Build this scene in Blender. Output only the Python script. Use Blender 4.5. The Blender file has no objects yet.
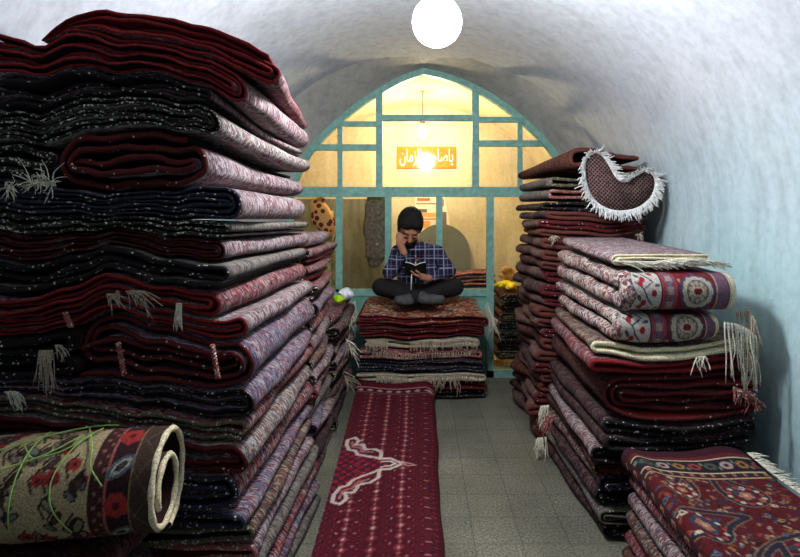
import bpy, math, random
import numpy as np
from mathutils import Vector
rng = np.random.default_rng(7)
C = bpy.context.scene.collection
S = 0.8235            # layout units -> metres
F = 533.0
HX, HY, HZ = 421.0, 218.0, 1.7   # vanishing point of the hall axis in the picture, eye height (layout units)
PI = math.pi
def P(x, y, Y): return np.array([(x-HX)*Y/F, Y, HZ-(y-HY)*Y/F])
def zat(y, Y): return HZ-(y-HY)*Y/F
def xat(x, Y): return (x-HX)*Y/F
def lin(c):
    c = np.asarray(c, float)/255.0
    return np.where(c <= 0.04045, c/12.92, ((c+0.055)/1.055)**2.4)
def lin4(c): return tuple(lin(c))+(1.0,)

# ------------------------------------------------------------------ objects
def tag(o, label=None, cat=None, group=None, kind=None):
    if label: o['label'] = label
    if cat: o['category'] = cat
    if group: o['group'] = group
    if kind: o['kind'] = kind
    return o
ROOTLOC = {}
def place(o, loc, parent):
    C.objects.link(o)
    ROOTLOC[o.name] = np.array(loc, float)
    if parent is not None:
        o.parent = parent
        o.location = np.array(loc)-ROOTLOC[parent.name]
    else:
        o.location = loc
def obj(name, V, faces, mats, parent=None, midx=None, uv=None, col=None, smooth=True):
    """link one mesh object; V in layout units, faces an (n,4) array or a list of tuples"""
    V = np.asarray(V, float)*S
    lo, hi = V.min(0), V.max(0)
    loc = np.array([(lo[0]+hi[0])/2, (lo[1]+hi[1])/2, lo[2]])
    me = bpy.data.meshes.new(name)
    if isinstance(faces, np.ndarray):
        n, k = faces.shape
        me.vertices.add(len(V)); me.vertices.foreach_set('co', (V-loc).astype(np.float32).ravel())
        me.loops.add(n*k); me.loops.foreach_set('vertex_index', faces.astype(np.int32).ravel())
        me.polygons.add(n); me.polygons.foreach_set('loop_start', np.arange(0, n*k, k, dtype=np.int32))
        me.update(calc_edges=True)
    else:
        me.from_pydata([tuple(v) for v in (V-loc)], [], faces)
    if not isinstance(mats, (list, tuple)): mats = [mats]
    for m in mats: me.materials.append(m)
    np_ = len(me.polygons)
    if midx is not None: me.polygons.foreach_set('material_index', np.asarray(midx, np.int32))
    me.polygons.foreach_set('use_smooth', np.full(np_, bool(smooth)))
    if uv is not None:
        lay = me.uv_layers.new(name='UVMap')
        li = np.empty(len(me.loops), np.int32); me.loops.foreach_get('vertex_index', li)
        lay.data.foreach_set('uv', np.asarray(uv, np.float32)[li].ravel())
    if col is not None:
        at = me.color_attributes.new('Col', 'FLOAT_COLOR', 'POINT')
        c4 = np.ones((len(V), 4), np.float32); c4[:, :3] = col
        at.data.foreach_set('color', c4.ravel())
    me.validate(); me.update()
    o = bpy.data.objects.new(name, me)
    place(o, loc, parent)
    return o
def empty(name, loc, label, cat, group=None):
    o = bpy.data.objects.new(name, None)
    place(o, np.array(loc, float)*S, None)
    return tag(o, label, cat, group)
class MB:
    """collects boxes, tubes and lofts into one mesh"""
    def __init__(s): s.v, s.f, s.n = [], [], 0
    def add(s, V, faces):
        V = np.asarray(V, float); s.v.append(V)
        s.f += [tuple(int(i)+s.n for i in q) for q in faces]; s.n += len(V)
        return s
    def box(s, x0, x1, y0, y1, z0, z1):
        V = [(x, y, z) for z in (z0, z1) for y in (y0, y1) for x in (x0, x1)]
        return s.add(V, [(0,2,3,1), (4,5,7,6), (0,1,5,4), (2,6,7,3), (0,4,6,2), (1,3,7,5)])
    def tube(s, pts, r, k=6, caps=True):
        pts = np.asarray(pts, float); n = len(pts)
        r = np.full(n, r) if np.isscalar(r) else np.asarray(r)
        T = np.gradient(pts, axis=0); T /= np.linalg.norm(T, axis=1)[:, None]+1e-9
        up = np.array([0.3, 0.2, 1.0]) if abs(T[:, 2]).mean() < .8 else np.array([0.2, 1.0, 0.1])
        N = np.cross(T, up); N /= np.linalg.norm(N, axis=1)[:, None]+1e-9
        B = np.cross(T, N)
        a = np.arange(k)*2*PI/k
        V = pts[:, None]+r[:, None, None]*(np.cos(a)[None, :, None]*N[:, None]+np.sin(a)[None, :, None]*B[:, None])
        f = [(i*k+j, i*k+(j+1) % k, (i+1)*k+(j+1) % k, (i+1)*k+j) for i in range(n-1) for j in range(k)]
        if caps: f += [tuple(range(k))[::-1], tuple((n-1)*k+j for j in range(k))]
        return s.add(V.reshape(-1, 3), f)
    def loft(s, rings, caps=True):
        R = np.asarray(rings, float); n, k = R.shape[:2]
        f = [(i*k+j, i*k+(j+1) % k, (i+1)*k+(j+1) % k, (i+1)*k+j) for i in range(n-1) for j in range(k)]
        if caps: f += [tuple(range(k))[::-1], tuple((n-1)*k+j for j in range(k))]
        return s.add(R.reshape(-1, 3), f)
    def sphere(s, c, r, nu=20, nv=12):
        c = np.asarray(c, float); r = np.ones(3)*r
        rings = []
        for i in range(nv+1):
            t = PI*(0.002+0.996*i/nv)
            rings.append([c+r*np.array([math.sin(t)*math.cos(a), math.sin(t)*math.sin(a), math.cos(t)]) for a in np.arange(nu)*2*PI/nu])
        return s.loft(rings)
    def build(s, name, mat, parent=None, smooth=False):
        return obj(name, np.concatenate(s.v), s.f, mat, parent, smooth=smooth)

# ------------------------------------------------------------------ materials
def newmat(name, rough=0.9):
    m = bpy.data.materials.new(name); m.use_nodes = True
    nt = m.node_tree; b = nt.nodes['Principled BSDF']
    b.inputs['Roughness'].default_value = rough
    b.inputs['Specular IOR Level'].default_value = 0.15
    return m, nt, b
def node(nt, kind, **kw):
    n = nt.nodes.new(kind)
    for k, v in kw.items(): setattr(n, k, v)
    return n
def ramp(nt, fac, stops, mode='LINEAR'):
    r = node(nt, 'ShaderNodeValToRGB'); e = r.color_ramp; e.interpolation = mode
    while len(e.elements) < len(stops): e.elements.new(0.5)
    for el, (p, c) in zip(e.elements, stops): el.position = p; el.color = lin4(c)
    if fac is not None: nt.links.new(fac, r.inputs['Fac'])
    return r
def math_(nt, op, a, b=None, clamp=False):
    n = node(nt, 'ShaderNodeMath', operation=op); n.use_clamp = clamp
    for i, v in enumerate((a, b)):
        if v is None: continue
        if isinstance(v, (int, float)): n.inputs[i].default_value = v
        else: nt.links.new(v, n.inputs[i])
    return n.outputs[0]
def mul(nt, a, b, fac=1.0):
    n = node(nt, 'ShaderNodeMix', data_type='RGBA', blend_type='MULTIPLY'); n.inputs[0].default_value = fac
    nt.links.new(a, n.inputs[6]); nt.links.new(b, n.inputs[7]); return n.outputs[2]
def noise(nt, vec, scale, detail=3, rough=0.55):
    n = node(nt, 'ShaderNodeTexNoise'); n.inputs['Scale'].default_value = scale
    n.inputs['Detail'].default_value = detail; n.inputs['Roughness'].default_value = rough
    if vec is not None: nt.links.new(vec, n.inputs['Vector'])
    return n
def bump(nt, b, h, strength=0.3, dist=0.005):
    n = node(nt, 'ShaderNodeBump'); n.inputs['Strength'].default_value = strength; n.inputs['Distance'].default_value = dist
    nt.links.new(h, n.inputs['Height']); nt.links.new(n.outputs[0], b.inputs['Normal'])
def mapping(nt, src, scale=(1, 1, 1)):
    n = node(nt, 'ShaderNodeMapping'); n.inputs['Scale'].default_value = scale
    nt.links.new(src, n.inputs['Vector']); return n.outputs[0]
def simple(name, c, rough=0.85, var=0.25, scale=60, metal=0.0):
    m, nt, b = newmat(name, rough)
    tc = node(nt, 'ShaderNodeTexCoord'); n = noise(nt, tc.outputs['Object'], scale)
    c = np.asarray(c, float)
    r = ramp(nt, n.outputs['Fac'], [(0.25, c*(1-var)), (0.75, np.minimum(c*(1+var), 255))])
    nt.links.new(r.outputs[0], b.inputs['Base Color']); b.inputs['Metallic'].default_value = metal
    bump(nt, b, n.outputs['Fac'], 0.15)
    return m
def emit(name, c, s):
    m = bpy.data.materials.new(name); m.use_nodes = True; nt = m.node_tree; nt.nodes.clear()
    e = node(nt, 'ShaderNodeEmission'); o = node(nt, 'ShaderNodeOutputMaterial')
    e.inputs[0].default_value = (*c, 1); e.inputs[1].default_value = s; nt.links.new(e.outputs[0], o.inputs[0]); return m
def mat_back(name, pal, *args, pos=False, **kw):
    return mat_back_(name, pal, *args, pos=pos, **kw)
def mat_back_(name, pal, su=62.0, sv=125.0, band=17.0, pos=False):
    """the woven back of a carpet: knots in a handful of yarn colours that change from band to band"""
    m, nt, b = newmat(name, 0.95)
    src = node(nt, 'ShaderNodeNewGeometry').outputs['Position'] if pos else node(nt, 'ShaderNodeTexCoord').outputs['UV']
    v = node(nt, 'ShaderNodeTexVoronoi'); v.inputs['Scale'].default_value = 1.0
    nt.links.new(mapping(nt, src, (su, sv, su)), v.inputs['Vector'])
    sp = node(nt, 'ShaderNodeSeparateColor'); nt.links.new(v.outputs['Color'], sp.inputs[0])
    bn = noise(nt, mapping(nt, src, (1.2, band, 1)), 1.0, 2)
    f = math_(nt, 'FRACT', math_(nt, 'ADD', math_(nt, 'MULTIPLY', sp.outputs[0], 0.62), math_(nt, 'MULTIPLY', bn.outputs['Fac'], 2.3)))
    k = len(pal)
    r = ramp(nt, f, [(i/k, c) for i, c in enumerate(pal)], 'CONSTANT')
    fine = noise(nt, mapping(nt, src, (260, 260, 260)), 1.0, 2)
    fr = ramp(nt, fine.outputs['Fac'], [(0.3, (170, 170, 170)), (0.7, (255, 255, 255))])
    nt.links.new(mul(nt, r.outputs[0], fr.outputs[0]), b.inputs['Base Color'])
    bump(nt, b, fine.outputs['Fac'], 0.35, 0.004)
    return m
def mat_yarn(name, c, speck=0.0, speck_c=(200, 195, 180)):
    """overcast selvedge yarn, with paler knots where speck > 0"""
    m, nt, b = newmat(name, 0.95)
    g = node(nt, 'ShaderNodeNewGeometry')
    n = noise(nt, g.outputs['Position'], 180)
    c = np.asarray(c, float)
    r = ramp(nt, n.outputs['Fac'], [(0.3, c*0.74), (0.7, np.minimum(c*1.2, 255))])
    out = r.outputs[0]
    if speck > 0:
        v = node(nt, 'ShaderNodeTexVoronoi'); v.inputs['Scale'].default_value = 130.0
        nt.links.new(g.outputs['Position'], v.inputs['Vector'])
        sp = node(nt, 'ShaderNodeSeparateColor'); nt.links.new(v.outputs['Color'], sp.inputs[0])
        a = math_(nt, 'LESS_THAN', sp.outputs[0], speck)
        d = math_(nt, 'LESS_THAN', v.outputs['Distance'], 0.46)
        f = math_(nt, 'MULTIPLY', a, d)
        mx = node(nt, 'ShaderNodeMix', data_type='RGBA'); nt.links.new(f, mx.inputs[0]); nt.links.new(out, mx.inputs[6])
        mx.inputs[7].default_value = lin4(speck_c); out = mx.outputs[2]
    nt.links.new(out, b.inputs['Base Color']); bump(nt, b, n.outputs['Fac'], 0.4, 0.004)
    return m
def mat_col(name):
    m, nt, b = newmat(name, 0.95)
    a = node(nt, 'ShaderNodeAttribute', attribute_name='Col')
    g = node(nt, 'ShaderNodeNewGeometry'); n = noise(nt, g.outputs['Position'], 220, 2)
    fr = ramp(nt, n.outputs['Fac'], [(0.3, (165, 165, 165)), (0.7, (255, 255, 255))])
    nt.links.new(mul(nt, a.outputs['Color'], fr.outputs[0]), b.inputs['Base Color'])
    bump(nt, b, n.outputs['Fac'], 0.4, 0.004)
    return m

BACK = {
 'pink': [(206,170,176), (150,108,122), (226,208,206), (120,84,104), (186,96,104), (214,186,190)],
 'red': [(168,52,62), (196,120,122), (120,34,50), (206,180,176), (96,74,104), (184,78,84)],
 'blue': [(120,112,150), (186,172,186), (88,76,112), (178,86,94), (204,192,196), (142,126,154)],
 'dark': [(74,46,52), (110,74,78), (52,36,46), (134,104,104), (92,54,58)],
 'grey': [(150,140,128), (112,102,98), (178,168,156), (128,100,98), (160,146,140)],
 'white': [(216,206,196), (166,80,84), (196,176,166), (104,98,116), (222,214,206), (170,120,110)],
 'maroon': [(92,40,42), (122,62,58), (64,30,34), (138,92,86), (100,46,50), (80,44,52)],
 'mauve': [(136,92,88), (166,122,114), (104,66,68), (150,108,104), (122,76,76)],
 'brown': [(120,62,48), (142,82,62), (96,48,42), (128,70,58)],
 'multi': [(150,60,62), (92,84,110), (196,178,160), (110,90,72), (170,110,90), (70,52,64)],
 'orange': [(176,70,46), (206,130,86), (116,40,38), (196,170,140), (96,84,92), (188,88,60)],
}
DESC = {'pink': 'pink-grey mottled', 'red': 'red and rose patterned', 'blue': 'bluish violet patterned', 'dark': 'dark plum',
        'grey': 'grey beige', 'white': 'cream and red floral', 'maroon': 'dark maroon', 'brown': 'plain rust brown', 'mauve': 'dusky mauve',
        'multi': 'many-coloured patterned', 'orange': 'orange and red patterned'}
def tone(v, g=.16, d=.84):
    v = np.array(v, float); return v*d*(1-g)+v.mean()*d*g
MB_ = {k: mat_back('weave_'+k, [tone(c, .30 if k in ('pink', 'white', 'grey') else .16) for c in v]) for k, v in BACK.items()}
MB_['orange'] = mat_back('weave_orange', [(190,84,50), (214,150,104), (120,40,38), (206,186,156), (92,80,86), (196,96,60), (150,50,44)], 30, 30, 9)
PILE = {k: simple('pile_'+k, c, 0.95, 0.4, 90) for k, c in dict(red=(86,18,24), black=(26,20,24), navy=(30,30,44), brown=(70,34,28), cream=(190,178,154)).items()}
SELV = {'red': mat_yarn('selvedge_red', (124,34,36)), 'darkred': mat_yarn('selvedge_dark_red', (84,30,32), .03),
        'black': mat_yarn('selvedge_black', (34,30,32), 0.10), 'dots': mat_yarn('selvedge_dotted', (44,42,38), 0.42),
        'navy': mat_yarn('selvedge_navy', (44,44,58), 0.14), 'olive': mat_yarn('selvedge_olive', (92,86,70), 0.2),
        'cream': mat_yarn('selvedge_cream', (208,194,160)), 'mottle': mat_back('floral_edge', [(206,194,184), (150,92,94), (186,168,158), (92,84,100), (210,200,190), (140,64,68)], 75, 75, 9, pos=True),
        'dust': mat_yarn('selvedge_dusty', (168,156,136), .12, (110,80,76)),
        'brown': mat_yarn('selvedge_brown', (92,50,44)), 'rose': mat_yarn('selvedge_rose', (150,88,84), 0.3)}
FRINGE = mat_yarn('fringe_cream', (214,206,188)); FRINGE_D = mat_yarn('fringe_dusty', (168,152,132)); FRINGE_W = mat_yarn('fringe_white', (236,232,224))
HERO = mat_col('pile_drawn_pattern')

# ------------------------------------------------------------------ folded carpets
def fold_path(kind, n, al, ar, H, ns=14, na=9, ragged=0.05):
    """centre line of a folded strip in the (a, z) plane, a from al to ar, nose at ar"""
    p = H/n
    if kind == 'nest':
        zs = []
        for j in range(n//2):
            r = n/2-0.5-j
            zs += [r, -r] if j % 2 == 0 else [-r, r]
    elif kind == 'spiral':
        zs = [0.0]
        for j in range(1, n): zs.append(-((j+1)//2) if j % 2 else (j+1)//2)
        m = (max(zs)+min(zs))/2; zs = [z-m for z in zs]
    else:
        zs = [n/2-0.5-j for j in range(n)]
    zs = [z*p+H/2 for z in zs]
    R = [abs(zs[i+1]-zs[i])/2 for i in range(n-1)]
    Rr = max([R[i] for i in range(0, n-1, 2)] or [0]); Rl = max([R[i] for i in range(1, n-1, 2)] or [0])
    acr, acl = ar-Rr-p*0.3, al+Rl+p*0.3
    pts = []
    for i in range(n):
        right = i % 2 == 0
        a0 = acl if i else al+rng.uniform(0, ragged)
        a1 = acr if i < n-1 else (acr if right else al+rng.uniform(0, ragged))
        if not right: a0, a1 = acr, (acl if i < n-1 else al+rng.uniform(0, ragged))
        elif i == 0 or i == n-1:
            a0 = al+rng.uniform(0, ragged) if i == 0 else acl
        s = np.linspace(0, 1, ns, endpoint=False)
        pts += [(a0+(a1-a0)*q, zs[i]) for q in s]
        if i < n-1:
            zc = (zs[i]+zs[i+1])/2; r = R[i]; ac = acr if right else acl
            sg = 1 if zs[i+1] < zs[i] else -1
            for q in np.linspace(0, 1, na, endpoint=False):
                th = PI/2-PI*q
                pts.append((ac+(1 if right else -1)*r*math.cos(th), zc+sg*r*math.sin(th)))
    pts.append((a1, zs[-1]))
    return np.array(pts)
class Slot:
    """the room one carpet has in its stack: bottom and top surface as functions of a and t"""
    def __init__(s, zb, zt): s.zb, s.zt = zb, zt
def carpet(name, slot, kind='nest', n=4, al=0, ar=1, al_far=None, ar_far=None, t0=0, t1=1, H=0.12, axis='Y', sgn=1,
           back='pink', pile='black', selv='red', thick=0.52, nt=10, ns=14, na=9, selv_r=0.54, path=None, col_fn=None,
           xf=None, wob=0.02, rag=0.02, far_selv=False, label=None, group=None, mats=None, fill=0.94):
    al_far = al if al_far is None else al_far; ar_far = ar if ar_far is None else ar_far
    pc = fold_path(kind, n, al, ar, H, ns, na) if path is None else np.asarray(path, float)
    th = H/n*thick if path is None else thick
    d = np.gradient(pc, axis=0); d /= np.linalg.norm(d, axis=1)[:, None]+1e-9
    nor = np.stack([-d[:, 1], d[:, 0]], 1)
    arc = np.concatenate([[0], np.cumsum(np.linalg.norm(np.diff(pc, axis=0), axis=1))])
    t = np.linspace(0, 1, nt)
    ph = rng.uniform(0, 6.28, 4); L = abs(t1-t0)
    def world(q, tt):
        a = q[:, None, 0]; zf = q[:, None, 1]/H; zf = zf+(.16/n if n > 2 else .03)*np.sin(a*19+zf*n*2.3+ph[0])*np.clip(4*zf*(1-zf), 0, 1)*(path is None); tt = np.broadcast_to(tt[None, :], (len(q), len(tt)))
        w = (a-al)/(ar-al+1e-9)
        a2 = a+tt*((1-w)*(al_far-al)+w*(ar_far-ar))
        a2 = a2+wob*(np.sin(tt*L*5+ph[0])*0.6+np.sin(tt*L*11+ph[1])*0.4)*np.clip(w, 0, 1)
        zb, zt = slot.zb(a2, tt), slot.zt(a2, tt); world.rat = (zt-zb)/H
        z = zb+(zt-zb)*(0.5+(zf-0.5)*fill)
        lat = t0+(t1-t0)*tt+rag*(np.sin(arc_of(q)[:, None]*3.1+ph[2])+0.5*np.sin(arc_of(q)[:, None]*9.0+ph[3]))*np.where(t1 > t0, 1, -1)*(0.4+0.6*(1-tt))
        if axis == 'Y': W = np.stack([sgn*a2, lat, z], -1)
        else: W = np.stack([lat, -a2, z], -1)
        return W
    def arc_of(q): return arc if len(q) == len(arc) else np.zeros(len(q))
    o_, i_ = pc+nor*th/2, pc-nor*th/2
    Wo, Wi = world(o_, t), world(i_, t)
    if xf is not None: Wo, Wi = xf(Wo), xf(Wi)
    p, m = len(pc), nt
    V = np.concatenate([Wo.reshape(-1, 3), Wi.reshape(-1, 3)])
    ii, jj = np.meshgrid(np.arange(p-1), np.arange(m-1), indexing='ij'); q = (ii*m+jj).ravel()
    fo = np.stack([q, q+1, q+m+1, q+m], 1); fi = fo[:, ::-1]+p*m
    i = np.arange(p-1)*m; b = p*m
    c0 = np.stack([i, i+m, i+m+b, i+b], 1); c1 = np.stack([i+m-1, i+m-1+b, i+2*m-1+b, i+2*m-1], 1)
    j = np.arange(m-1)
    e0 = np.stack([j, j+b, j+b+1, j+1], 1); k = (p-1)*m
    e1 = np.stack([k+j, k+j+1, k+j+1+b, k+j+b], 1)
    faces = np.concatenate([fo, fi, c0, c1, e0, e1])
    mi = np.concatenate([np.zeros(len(fo)), np.ones(len(fi)), np.full(len(c0)+len(c1), 2), np.full(len(e0)+len(e1), 2)])
    off = rng.uniform(0, 9, 2)
    U = np.broadcast_to(arc[:, None], (p, m)); Vv = np.broadcast_to((t*L)[None, :], (p, m))
    uv1 = np.stack([U+off[0], Vv+off[1]], -1).reshape(-1, 2); uv = np.concatenate([uv1, uv1])
    col = None
    if col_fn is not None:
        co = col_fn(U, Vv, Wo); ci = np.broadcast_to(lin((60,30,32)), co.shape)
        col = np.concatenate([co.reshape(-1, 3), ci.reshape(-1, 3)])
    if mats is None:
        mats = [HERO]*3 if col_fn is not None else [MB_[back], PILE[pile], PILE[pile]]
    o = obj(name, V, faces, mats, None, mi, uv, col)
    tag(o, label, 'carpet', group)
    ends = [0]+([m-1] if far_selv else [])
    Wc = world(pc, t); RAT = np.minimum(world.rat, 1.15)
    if xf is not None: Wc = xf(Wc)
    if selv:
        for e in ends:
            pts = Wc[:, e]
            # a cord about as thick as the strip
            kk = 6; r = th*selv_r
            T = np.gradient(pts, axis=0); T /= np.linalg.norm(T, axis=1)[:, None]+1e-9
            ax = np.array([0, 1.0, 0]) if axis == 'Y' else np.array([1.0, 0, 0])
            N = np.cross(T, ax); N /= np.linalg.norm(N, axis=1)[:, None]+1e-9
            an = np.arange(kk)*2*PI/kk
            rr = r*(1+0.1*np.sin(arc*70+ph[0]))*(RAT[:, e] if path is None else 1.0)
            VV = pts[:, None]+rr[:, None, None]*(np.cos(an)[None, :, None]*N[:, None]+np.sin(an)[None, :, None]*ax)
            a, c = np.meshgrid(np.arange(p-1), np.arange(kk), indexing='ij')
            ff = np.stack([a*kk+c, a*kk+(c+1) % kk, (a+1)*kk+(c+1) % kk, (a+1)*kk+c], -1).reshape(-1, 4)
            obj('selvedge', VV.reshape(-1, 3), ff, SELV[selv], o)
    o_info = dict(o=o, Wc=Wc, Wo=Wo, arc=arc)
    return o_info
def fringe(parent, pts, d, length, r=0.006, n=40, spread=0.25, droop=0.3, mat=FRINGE, name='fringe', seed=1):
    """loose warp ends along the polyline pts"""
    g = np.random.default_rng(seed)
    pts = np.asarray(pts, float); seg = np.concatenate([[0], np.cumsum(np.linalg.norm(np.diff(pts, axis=0), axis=1))])
    d = np.asarray(d, float)
    r = r*0.62; length = length*0.8
    mb = MB()
    for q in (np.arange(n)+g.uniform(-.4, .4, n)+.5)/n:
        u = np.clip(q, 0, 1)*seg[-1]
        b = np.array([np.interp(u, seg, pts[:, i]) for i in range(3)])
        dd = d if d.ndim == 1 else np.array([np.interp(u, seg, d[:, i]) for i in range(3)])
        dd = dd/np.linalg.norm(dd)+g.normal(0, spread, 3)
        L = length*g.uniform(0.65, 1.15); bend = g.normal(0, spread*0.8, 3)
        if d.ndim == 1 and d[1] < 0: dd[1], bend[1] = -abs(dd[1])*.6, -abs(bend[1])*.3
        s = np.linspace(0, 1, 8)[:, None]
        cv = g.normal(0, 1, 3); cv[1] *= .4
        line = b+dd*L*s+bend*L*s*s+np.array([0, 0, -droop*L])*s*s+cv*(.10+.25*spread)*L*.45*np.sin(s*PI*g.uniform(1.2, 2.6)+g.uniform(0, .6))*s
        mb.tube(line, np.array([1, 1, 1, .95, .9, .85, .75, .5])*r, 4)
    return mb.build(name, mat, parent, smooth=True)
ORD = ['', 'topmost', 'second', 'third', 'fourth', 'fifth', 'sixth', 'seventh', 'eighth', 'ninth', 'tenth', 'eleventh', 'twelfth', 'thirteenth', 'fourteenth',
       'fifteenth', 'sixteenth', 'seventeenth', 'eighteenth', 'nineteenth', 'twentieth', 'twenty-first', 'twenty-second', 'twenty-third', 'twenty-fourth', 'twenty-fifth', 'twenty-sixth']
def poly_surface(xs, zn, zf, wv=0.0, kk=0):
    """boundary that follows the drawn line zn(a) at the near end and is level at zf at the far end"""
    xs = np.asarray(xs, float); zn = np.asarray(zn, float)
    o = np.argsort(xs); xs, zn = xs[o], zn[o]
    def f(a, t):
        k = np.clip(t*1.3, 0, 1); k = k*k*(3-2*k)
        # smooth the polyline a little
        z = (np.interp(a, xs, zn)*2+np.interp(a-.025, xs, zn)+np.interp(a+.025, xs, zn))/4
        z = z+wv*(.6*np.sin(a*25+kk*.45+1)+.4*np.sin(a*46+kk*.8))
        return z*(1-k)+zf*k
    return f
def wave_surface(level, amp, ph, l1=0.9, l2=0.37, tilt=0.0, a0=0.0, far=0.0):
    def f(a, t): return level+amp*(np.sin(6.283*a/l1+ph[0]+t*0.8)*0.6+np.sin(6.283*a/l2+ph[1]+t*1.9)*0.28+np.sin(t*5+ph[2])*0.3)+tilt*(a-a0)+far*t
    return f
def wave_stack(z0, heights, amp, g, tilt=0.0, a0=0.0, far=0.0):
    """bottom-up surfaces for a stack; returns the slots from the bottom"""
    lv = [z0]
    for h in heights: lv.append(lv[-1]+h)
    ph = g.uniform(0, 6.28, 3); out = []
    for k, z in enumerate(lv):
        ph = ph+g.normal(0, 0.12, 3)
        s = min(1, k/4)
        out.append(wave_surface(z, amp*s, ph.copy(), tilt=tilt*s, a0=a0, far=far*s))
    return [Slot(out[i], out[i+1]) for i in range(len(heights))]

# ================================================================== the hall
def mat_plaster(name, c0, c1, c2, stain=0.5, upper=None):
    m, nt, b = newmat(name, 0.85)
    g = node(nt, 'ShaderNodeNewGeometry')
    n1 = noise(nt, mapping(nt, g.outputs['Position'], (1, 1, 0.6)), 1.6, 4, 0.5)
    n2 = noise(nt, g.outputs['Position'], 26, 4, 0.6)
    n3 = noise(nt, mapping(nt, g.outputs['Position'], (9, 9, 1.6)), 1.4, 4, 0.6)
    r = ramp(nt, n1.outputs['Fac'], [(0.28, c0), (0.5, c1), (0.72, c2)])
    base = r.outputs[0]
    if upper is not None:      # the colour fades to a greyer white higher up
        sp = node(nt, 'ShaderNodeSeparateXYZ'); nt.links.new(g.outputs['Position'], sp.inputs[0])
        zz = math_(nt, 'ADD', math_(nt, 'MULTIPLY', sp.outputs[2], 1.0), math_(nt, 'MULTIPLY', n1.outputs['Fac'], 0.5))
        mr = node(nt, 'ShaderNodeMapRange'); mr.inputs['From Min'].default_value = 1.35; mr.inputs['From Max'].default_value = 2.3; nt.links.new(zz, mr.inputs['Value'])
        ru = ramp(nt, n1.outputs['Fac'], [(0.28, upper[0]), (0.72, upper[1])])
        mx = node(nt, 'ShaderNodeMix', data_type='RGBA'); nt.links.new(mr.outputs[0], mx.inputs[0]); nt.links.new(base, mx.inputs[6]); nt.links.new(ru.outputs[0], mx.inputs[7]); base = mx.outputs[2]
    r2 = ramp(nt, n2.outputs['Fac'], [(0.3, (238, 238, 238)), (0.6, (255, 255, 255))])
    r3 = ramp(nt, n3.outputs['Fac'], [(0.3, (238-30*stain,)*3), (0.55, (255, 255, 255))])
    nt.links.new(mul(nt, mul(nt, base, r2.outputs[0]), r3.outputs[0]), b.inputs['Base Color'])
    bump(nt, b, n2.outputs['Fac'], 0.25, 0.01)
    return m
M_WALL = mat_plaster('pale_blue_plaster', (170,202,208), (181,211,216), (190,217,222), 0.12, ((191,194,202), (199,202,209)))
M_VAULT = M_WALL
M_END = mat_plaster('end_wall_plaster', (176,172,166), (186,182,176), (194,190,184), 0.2)
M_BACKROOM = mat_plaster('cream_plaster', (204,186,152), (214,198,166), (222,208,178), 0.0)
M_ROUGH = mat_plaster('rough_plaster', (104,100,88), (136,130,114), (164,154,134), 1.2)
def mat_floor():
    m, nt, b = newmat('terrazzo_tiles', 0.55)
    g = node(nt, 'ShaderNodeNewGeometry')
    mp = node(nt, 'ShaderNodeMapping'); mp.inputs['Scale'].default_value = (1/(0.25*S),)*3
    mp.inputs['Location'].default_value = (-(0.279/0.25) % 1, -(3.03/0.25) % 1, 0)
    nt.links.new(g.outputs['Position'], mp.inputs['Vector'])
    br = node(nt, 'ShaderNodeTexBrick'); br.offset = 0.0; br.squash = 1.0
    br.inputs['Scale'].default_value = 1.0; br.inputs['Mortar Size'].default_value = 0.012; br.inputs['Mortar Smooth'].default_value = 0.3
    br.inputs['Brick Width'].default_value = 1.0; br.inputs['Row Height'].default_value = 1.0
    br.inputs['Color1'].default_value = lin4((150,148,132)); br.inputs['Color2'].default_value = lin4((140,138,124)); br.inputs['Mortar'].default_value = lin4((104,102,92))
    nt.links.new(mp.outputs[0], br.inputs['Vector'])
    n = noise(nt, g.outputs['Position'], 95, 3, 0.7); n2 = noise(nt, g.outputs['Position'], 2.5, 3)
    r = ramp(nt, n.outputs['Fac'], [(0.36, (150,150,150)), (0.62, (255,255,255))])
    r2 = ramp(nt, n2.outputs['Fac'], [(0.3, (205,205,205)), (0.7, (255,255,255))])
    nt.links.new(mul(nt, mul(nt, br.outputs['Color'], r.outputs[0]), r2.outputs[0]), b.inputs['Base Color'])
    b.inputs['Specular IOR Level'].default_value = 0.3
    return m
YF, YB, YN = 5.70, 7.60, 0.15       # glazed partition, far wall of the back room, near end of the modelled hall
VA, VB, VZ, VX = 1.82, 1.57, 1.73, 0.03
def vault_pts(n=40):
    return [(VX+VA*math.cos(a), VZ+VB*math.sin(a)) for a in np.linspace(0, PI, n)]
def sheet(name, prof, ys, mat, smooth=True):
    V = [(x, y, z) for y in ys for x, z in prof]; k = len(prof)
    f = [(i*k+j, i*k+j+1, (i+1)*k+j+1, (i+1)*k+j) for i in range(len(ys)-1) for j in range(k-1)]
    o = obj(name, V, f, mat, smooth=smooth); tag(o, kind='structure'); return o
ysh = np.linspace(YN, YF, 14); ysb = np.linspace(YF, YB, 6)
sheet('ceiling', vault_pts(), ysh, M_VAULT)
sheet('wall_right', [(VX+VA, VZ), (VX+VA, 0)], ysh, M_WALL)
sheet('wall_left', [(VX-VA, 0), (VX-VA, VZ)], ysh, M_WALL)
sheet('ceiling.001', vault_pts(), ysb, M_BACKROOM)
sheet('wall_right.001', [(VX+VA, VZ), (VX+VA, 0)], ysb, M_BACKROOM)
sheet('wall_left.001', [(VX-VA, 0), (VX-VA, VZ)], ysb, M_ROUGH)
fl = MB().box(VX-VA-.05, VX+VA+.05, YN, YB+.05, -.05, 0).build('floor', mat_floor()); tag(fl, kind='structure')
vp = [(x, z) for x, z in vault_pts(48)]
fw = [(x, YB, z) for x, z in vp]+[(VX-VA, YB, 0), (VX+VA, YB, 0)]
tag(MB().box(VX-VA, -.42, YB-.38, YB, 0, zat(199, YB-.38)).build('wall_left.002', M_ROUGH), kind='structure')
tag(obj('wall_far', fw, [tuple(range(len(fw)))], M_BACKROOM, smooth=False), kind='structure')
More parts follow.
